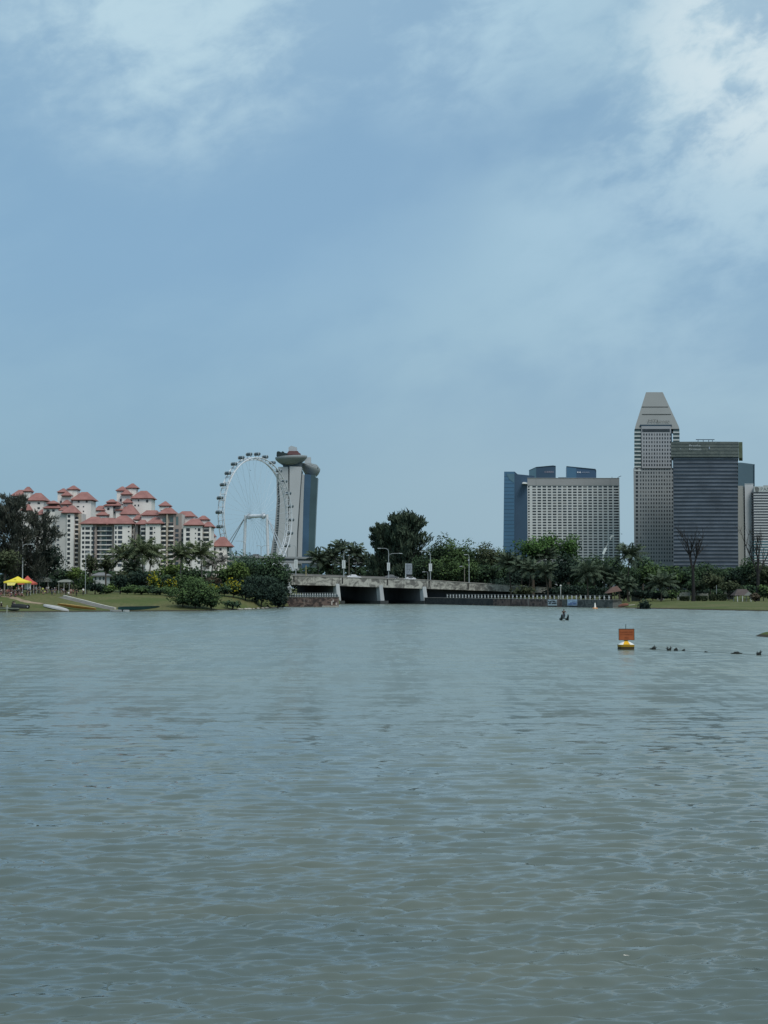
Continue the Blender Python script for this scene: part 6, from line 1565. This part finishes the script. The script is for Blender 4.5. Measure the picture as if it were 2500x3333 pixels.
t = thing('outboard_wheel', 'black trolley wheel standing by the right end of the black inflatable boat', 'wheel', gp(92, 1981)); c = Vector(t.location)+Vector((0,-.3,.42))
MB().tube([c+Vector((-.05,-.12,0)), c+Vector((.05,.12,0))], .42, 16).build('tyre', TYRE, t); MB().tube([c+Vector((-.06,-.14,0)), c+Vector((-.05,-.12,0))], .2, 10).build('rim', RIMM, t)
person('bend', gp(40, 1976), 1.5, CBL, CBL, 'person in black leaning over the black boat at the water edge', long=True)
person('sit', gp(46, 1975), .3, CGR, CBL, 'person in grey sitting beside the black boat at the water edge', long=True)
person('sit', gp(4, 1977), .3, CBL, CBL, 'seated person in black with a white cap at the left water edge', long=True, cap=CWH)
t = thing('mooring_post', 'pale wooden post standing in the shallow water at the left edge', 'post', Vector((wx(24, 298), 298.2, -.3)))
MB().tube([t.location, Vector(t.location)+Vector((.05,0,1.75))], [.10,.09], 7).build('post', mat('pale_wood', (.36,.37,.32), .9, .2, 2), t)
MB().tube([Vector(t.location)+Vector((-.3,-.02,1.25)), Vector(t.location)+Vector((.4,-.02,1.28))], .05, 6).build('crossbar', MATS['pale_wood'], t)

# pale stones along the lawn edge left of the bridge
STN = mat('pale_stone', (.40,.38,.33), .9, .2, 2)
for i, px in enumerate((793, 800, 808, 817, 827, 836, 846, 856)):
    x = wx(px, 345, 1980); y = shore(x)+.1; r_ = g.uniform(.25, .5)
    o = MB().ball((0,0,0), r_*1.5, r_, r_*.55, 7, 4); 
    o.v = [(a_*(1+.25*math.sin(3*b_2+i)), b_2*(1+.2*math.cos(4*a_+i)), c_2) for a_, b_2, c_2 in o.v]
    ob = o.build("stone", STN, None, origin=None); ob.location = (x, y-.2, .12); ob.rotation_euler = (0,0,i)
    tag(ob, 'one of the pale stones along the water edge of the lawn left of the bridge', 'stone', 'pale stones at the water edge')

# ------------------------------------------------------------------ buoys and rider on the water
ORN = mat('sign_orange_brown', (.33, .090, .030), .7, .08, 2); ORD = mat('sign_dark_text', (.135, .030, .010), .8); FRM = mat('sign_frame_dark', (.075,.045,.025), .7)
BY = mat('buoy_yellow', (.72,.40,.02), .5, .06, 1); BYD = mat('buoy_ochre', (.32,.19,.01), .6, .1, 1); BYW = mat('buoy_white', (.78,.76,.70), .5, .05, 1); BYK = mat('buoy_dark_waterline', (.05,.035,.012), .7)
DBY = 120.0; b = at(2037.5, 2113, DBY); b.z = 0
t = thing('sign_buoy', 'yellow and white floating buoy carrying an orange brown warning board', 'buoy', b)
def bz(py): return wz(py, DBY)
xl, xr = wx(2012, DBY, 2065), wx(2063, DBY, 2065)
MB().box(xl+.02, xr-.02, DBY-.30, DBY-.26, bz(2083.5)+.02, bz(2046)-.02).build('board', ORN, t)
mm = MB(); mm.box(xl, xl+.035, DBY-.32, DBY-.25, bz(2083.5), bz(2046)).box(xr-.035, xr, DBY-.32, DBY-.25, bz(2083.5), bz(2046)).box(xl+.0352, xr-.0352, DBY-.32, DBY-.25, bz(2046)-.035, bz(2046)).box(xl+.0352, xr-.0352, DBY-.32, DBY-.25, bz(2083.5), bz(2083.5)+.035); mm.build('board_frame', FRM, t)
for s_, py, sz in (('DANGER KEEP', 2059.5, .165), ('OUT BARRAGE', 2066.8, .15), ('AREA', 2077.5, .145)):
    text_part(s_, sz, (b.x, DBY-.305, bz(py)), t, ORD, extr=.003, align='CENTER')
MB().tube([(b.x, DBY-.02, .5), (b.x, DBY-.02, bz(2031.5))], .035, 8).build('mast', mat('mast_grey', (.15,.20,.19), .6), t)
xm = b.x; W2 = .655
def sq(hx, z, r=.16):
    pts = []
    for k in range(16):
        a = 2*math.pi*(k+.5)/16; cs, sn = math.cos(a), math.sin(a); e = .55
        pts.append(Vector((xm+hx*abs(cs)**e*(1 if cs > 0 else -1), DBY+hx*abs(sn)**e*(1 if sn > 0 else -1), z)))
    return pts
z1, z2, z3 = bz(2107)+.02, bz(2098.5)+.02, bz(2086)
MB().loft([sq(W2*.98, -.25), sq(W2*.98, bz(2107.2)+.06)]).build('float_base', BYK, t)
MB().loft([sq(W2, bz(2107.2)+.065), sq(W2, z2)]).build('float_band', BYD, t)
# sloping top: yellow front facet, white flanks
MB().loft([sq(W2*.985, z2+.003), sq(W2*.30, z3)]).build('float_top', BYW, t)
hx0, hx1 = W2*.50, W2*.20
MB().add([(xm-hx0, DBY-W2*1.0, z2+.02), (xm+hx0*.72, DBY-W2*1.0, z2+.02), (xm+hx1*.8, DBY-W2*.36, z3+.01), (xm-hx1*1.0, DBY-W2*.36, z3+.01)], [(0,1,2,3)]).build('float_front', BY, t)
MB().tube([(xm, DBY, z3-.05), (xm, DBY, bz(2083.5)+.1)], [.2, .12], 10).build('neck', mat('buoy_neck', (.42,.26,.07), .6), t)
# small marker buoy by the wall
p = at(1937, 1982, 354); p.z = 0
t = thing('marker_buoy', 'small white and orange marker buoy floating before the grey river wall', 'buoy', p)
MB().lathe(p, [(.1,-.25),(.62,-.2),(.66,.05),(.6,.2),(.2,.27)], 14).build('float', mat('marker_orange', (.62,.28,.10), .6, .1, 1), t)
MB().lathe(p+Vector((0,0,.26)), [(.27,0),(.22,.45),(.12,1.0),(.05,1.15)], 10).build('cone', BYW, t)
# water bike
DR = 229.0; p = at(1835.5, 2018, DR); p.z = 0
t = thing('water_bike', 'dark water bike with two upturned floats crossing the river', 'water bike', p); WB = mat('bike_dark', (.022,.032,.032), .6, .2, 2)
for s in (-1, 1):
    pts = [Vector((p.x+s*.45, DR+1.3, .18)), Vector((p.x+s*.46, DR+.4, .06)), Vector((p.x+s*.47, DR-.6, .10)), Vector((p.x+s*.48, DR-1.15, .42)), Vector((p.x+s*(.50), DR-1.35, .86))]
    MB().tube(pts, [.12,.20,.21,.18,.10], 10).build('float', WB, t)
fr = MB(); fr.tube([p+Vector((-.45,.3,.2)), p+Vector((.45,.3,.2))], .04, 6).tube([p+Vector((-.45,-.6,.25)), p+Vector((.45,-.6,.25))], .04, 6)
fr.tube([p+Vector((0,.3,.2)), p+Vector((0,.25,.78))], .035, 6).tube([p+Vector((0,-.6,.25)), p+Vector((0,-.42,1.02))], .035, 6).tube([p+Vector((0,.28,.5)), p+Vector((0,-.55,.5))], .035, 6).tube([p+Vector((-.45,-.3,.25)), p+Vector((-.12,.1,.78))], .05, 6); fr.build('frame', WB, t)
MB().ball(p+Vector((0,.25,.80)), .11, .15, .05, 10, 5).build('seat', WB, t)
MB().tube([p+Vector((-.30,-.44,1.07)), p+Vector((0,-.44,1.02)), p+Vector((.30,-.44,1.07))], .018, 6).build('handlebar', WB, t)
for s in (-1, 1): MB().obox(p+Vector((s*.14,-.12,.26+(.16 if s > 0 else 0))), .1, .16, .03).build('pedal', WB, t)
person('ride', p, 0, CBL, CNA, 'rider in dark clothes leaning forward on the water bike', long=True, scale=1.0)
# floating line with dark clumps
WEED = mat('wet_weed', (.012,.016,.014), .8, .3, 3)
LINE = [(2075, 2111), (2128, 2113), (2178, 2116.5), (2200, 2117), (2225, 2117.5), (2298, 2122), (2400, 2127), (2470, 2131), (2540, 2134)]
lp = []
for px, py in LINE:
    D = 24000/(py-1913.0); q = at(px, py, D); q.z = .02; lp.append(q)
o = MB().tube(lp, .011, 5).build('floating_rope', mat('rope_dull', (.10,.125,.12), .8)); tag(o, 'thin floating line running right from the sign buoy', 'rope')
def clump(q, w_, h_, label, sprigs, group=None):
    t = thing('weed_clump', label, 'floating debris', q, group); gg = random.Random(int(q.x*100))
    m_ = MB(); m_.ball(q+Vector((0,0,.02)), w_/2, .22, h_, 10, 5)
    m_.v = [(a_, b_2, c_2*(1+.35*math.sin(a_*9)+.2*math.sin(a_*23))) for a_, b_2, c_2 in m_.v]; m_.build('mat', WEED, t)
    for dx, hh, ln in sprigs:
        s_ = MB(); b0 = q+Vector((dx,0,0)); s_.tube([b0, b0+Vector((ln*.3,0,hh*.55)), b0+Vector((ln,0,hh))], [.055,.045,.015], 5)
        s_.tube([b0+Vector((ln*.3,0,hh*.5)), b0+Vector((ln*.3+.14,0,hh*.68))], [.03,.01], 4).tube([b0+Vector((ln*.2,0,hh*.35)), b0+Vector((ln*.2-.13,0,hh*.5))], [.03,.01], 4); s_.build('sprig', WEED, t)
    return t
clump(lp[1], .40, .14, 'dark floating weed clump with one upright sprig nearest the sign buoy', [(.05,.34,.0),(.12,.2,.08),(-.2,.08,-.1)])
clump(lp[2], .36, .12, 'dark floating weed clump with two upright sprigs on the line', [(-.14,.34,-.02),(.12,.33,.01)])
clump(lp[3], .34, .14, 'low dark float lump just right of the two sprigs', [])
clump(lp[4], .26, .09, 'smaller dark float lump, second right of the two sprigs', [])
clump(lp[5], .26, .08, 'lone tiny dark lump in the middle of the floating line', [])
clump(lp[6], .78, .10, 'long flat dark log on the floating line', [(-.35,.04,-.15)])
clump(lp[7], .36, .16, 'dark floating weed clump with upright sprigs at the right edge', [(-.12,.26,.0),(.06,.24,.02),(.13,.36,.02)])

# ------------------------------------------------------------------ right bank park
THA = mat('thatch_brown', (.12,.072,.058), .9, .2, 2); TIM = mat('dark_timber', (.05,.042,.036), .9); WPOST = mat('gazebo_white', (.56,.57,.54), .7)
q = base_of(1997, 376); D = 376.0
t = thing('thatched_hut', 'brown thatched hut under the palms at the end of the river wall', 'hut', q)
x0, x1 = wx(1976, D), wx(2014, D)
o = MB().loft([[Vector((x0-.4, D-2.2, wz(1931, D))), Vector((x1+.4, D-2.2, wz(1923, D))), Vector((x1+.4, D+3, wz(1923, D))), Vector((x0-.4, D+3, wz(1931, D)))], [Vector((wx(1992, D), D, wz(1911, D))), Vector((wx(2008, D), D, wz(1907, D))), Vector((wx(2008, D), D+1, wz(1907, D))), Vector((wx(1992, D), D+1, wz(1911, D)))]]).build('roof', THA, t); recalc(o)
for px in (1982, 1996, 2010):
    MB().tube([(wx(px, D), D-1.7, q.z-.3), (wx(px, D), D-1.7, wz(1927, D))], .12, 6).build('post', TIM, t)
MB().box(wx(1980, D), wx(1994, D), D+1.2, D+1.4, q.z-.2, wz(1929, D)).build('back_wall', TIM, t)
a, b = base_of(2012, 362), base_of(2046, 360); a.z += .55; b.z += .35; hull_boat('upturned_boat', a, b, 1.2, .75, mat('boat_rust', (.20,.085,.055), .8, .2, 1), BRM, 'reddish brown boat lying keel up beside the thatched hut', up=False)
o = MB().tube([gp(1982, 1974)+Vector((0,0,.12)), gp(2030, 1974)+Vector((0,0,.15)), gp(2066, 1970)+Vector((0,0,.12))], .10, 6).build('log', mat('pale_log', (.42,.40,.34), .9, .15, 1)); tag(o, 'pale log lying along the shore below the thatched hut', 'log')
o = MB().tube([gp(1995, 1980)+Vector((0,-.3,.1)), gp(2064, 1982)+Vector((0,-.2,.12))], .09, 6).build('log', MATS['pale_log']); tag(o, 'lower pale log at the water line below the thatched hut', 'log')
D = 398.0; q = base_of(2408, D)
t = thing('gazebo', 'small park gazebo with a brown pitched roof and white posts on the right lawn', 'gazebo', q)
rr0 = [Vector((wx(2382, D), D-2.6, wz(1938, D))), Vector((wx(2443, D), D-2.6, wz(1938, D))), Vector((wx(2443, D), D+2.6, wz(1938, D))), Vector((wx(2382, D), D+2.6, wz(1938, D)))]
rr1 = [Vector((wx(2398, D), D-.3, wz(1917.5, D))), Vector((wx(2427, D), D-.3, wz(1917.5, D))), Vector((wx(2427, D), D+.3, wz(1917.5, D))), Vector((wx(2398, D), D+.3, wz(1917.5, D)))]
o = MB().loft([rr0, rr1]).build('roof', mat('gazebo_roof', (.085,.070,.066), .9, .15, 1), t); recalc(o)
MB().add([(wx(2411, D), D-2.75, wz(1938.5, D)), (wx(2444, D), D-2.75, wz(1938.5, D)), (wx(2427, D), D-2.75, wz(1925, D))], [(0,1,2)]).build('gable', mat('gable_grey', (.23,.24,.22), .8), t)
for px, dy in ((2392, -2.3), (2408, -2.4), (2435, -2.4), (2434, 2.2), (2393, 2.2)):
    MB().tube([(wx(px, D), D+dy, q.z-.2), (wx(px, D), D+dy, wz(1938, D))], .12, 8).build('post', WPOST, t)
MB().box(wx(2409, D), wx(2436, D), D-.4, D+.4, q.z+.3, q.z+.48).build('bench', TIM, t)
HED = foliage_mat('hedge', (.020,.034,.018), (.060,.078,.042))
def hedge(px0, px1, y0, D, label):
    gg = np.random.default_rng(px0); xa, xb = wx(px0, D), wx(px1, D); zt2 = wz(y0, D); zb = H(xa, D); n = 500
    C = np.stack([gg.uniform(xa, xb, n), D+gg.uniform(-.7, .7, n), zb+(zt2-zb)*gg.uniform(0, 1, n)**.6], 1); U, V = basis(unit(gg.normal(size=C.shape)+np.array([0,-1,.5])), gg)
    o = quads_object('hedge', C, U*.22, V*.22, np.clip(gg.normal(.45, .2, n), 0, 1), HED, None); tag(o, label, 'hedge', 'clipped hedges on the right lawn')
hedge(2262, 2300, 1940, 408, 'clipped hedge before the white park wall'); hedge(2308, 2326, 1936, 409, 'short clipped hedge between the lawn trees'); hedge(2330, 2362, 1934, 408, 'clipped hedge left of the gazebo'); hedge(2212, 2240, 1942, 409, 'low clipped hedge under the tall bare tree')
PWL = mat('park_wall_white', (.21,.225,.205), .85, .15, .5)
for px0, px1, y0, D, lab in ((2205, 2244, 1928, 424, 'pale park wall piece left of the tall bare tree'), (2252, 2302, 1932, 426, 'pale park wall behind the clipped hedges'), (2358, 2384, 1927, 426, 'pale park wall piece left of the gazebo'), (2056, 2082, 1924, 412, 'white wall piece under the tallest right palm'), (2140, 2160, 1930, 424, 'pale wall piece behind the low coconut palm')):
    x0, x1 = wx(px0, D), wx(px1, D); z0 = H(x0, D)-.3; z1 = wz(y0, D)
    m_ = MB().box(x0, x1, D, D+.3, z0, z1)
    for k in range(4): xx = x0+(x1-x0)*k/3; m_.box(xx-.15, xx+.15, D-.06, D+.36, z0, z1+.12)
    o = m_.build('park_wall', PWL); tag(o, lab, 'wall')
o = MB().tube([base_of(2332, 412)-Vector((0,0,.2)), Vector((base_of(2332, 412).x, 412, wz(1905, 412)))], .09, 6).build('pole', POLE); tag(o, 'thin grey pole between the lawn trees left of the gazebo', 'pole')
for px, y0, D, lab in ((1825, 1907, 408, 'white post behind the balusters, left of the pale blue banner'), (2047, 1918, 404, 'white post beside the low palm right of the thatched hut')):
    q = base_of(px, D); o = MB().tube([q-Vector((0,0,.2)), Vector((q.x, D, wz(y0, D)))], .12, 6).ball((q.x, D, wz(y0, D)), .28, .28, .32, 8, 5).build('lamp_post', WPOST); tag(o, lab, 'post')
# white parts of a low house behind the ramp
D = 445.0; t = thing('low_house', 'low white house half hidden behind the bushes left of the dark ball shaped tree', 'house', (wx(325, D), D, 2.6))
MB().box(wx(304, D), wx(346, D), D, D+6, 2.0, wz(1872, D)).build('wall', mat('house_white', (.48,.49,.48), .85, .08, .6), t)
o = MB().hip(wx(300, D), wx(350, D), D-.4, D+6.4, wz(1872, D), wz(1863, D), over=.3).build('roof', mat('house_roof_grey', (.17,.17,.17), .85), t)
for px in (310, 324, 336): MB().box(wx(px, D), wx(px+5, D), D-.06, D+.1, wz(1888, D), wz(1878, D)).build('window', GLASSD, t)

# ------------------------------------------------------------------ birds in the air
BRD = mat('bird_dark', (.02,.02,.022), .8)
def bird(px, py, D, span, rz, label):
    c = at(px, py, D); t = thing('bird', label, 'bird', c); t.rotation_euler = (.2, .3, rz)
    m_ = MB(); m_.loft([[c+Vector((x, r_*math.cos(a), r_*.8*math.sin(a))) for a in [2*math.pi*k/8 for k in range(8)]] for x, r_ in ((-.5*span*.5,.01),(-.18*span,.06*span),(.05*span,.075*span),(.2*span,.045*span),(.27*span,.04*span),(.33*span,.008*span))]); m_.build('body', BRD, t, smooth=True)
    for s in (-1, 1):
        MB().add([c+Vector((.10*span,s*.04*span,.02*span)), c+Vector((-.08*span,s*.04*span,.02*span)), c+Vector((-.06*span,s*.28*span,.10*span)), c+Vector((.08*span,s*.28*span,.10*span)), c+Vector((-.06*span,s*.52*span,.05*span))], [(0,1,2,3),(3,2,4)]).build('wing', BRD, t)
    MB().add([c+Vector((-.2*span,0,0)), c+Vector((-.34*span,.05*span,0)), c+Vector((-.34*span,-.05*span,0))], [(0,1,2)]).build('tail', BRD, t)
bird(815, 1531, 420, .8, 1.2, 'small dark bird in the sky inside the wheel')
bird(2023, 1738, 420, 1.0, .5, 'small dark bird in the sky right of the pale hotel block')
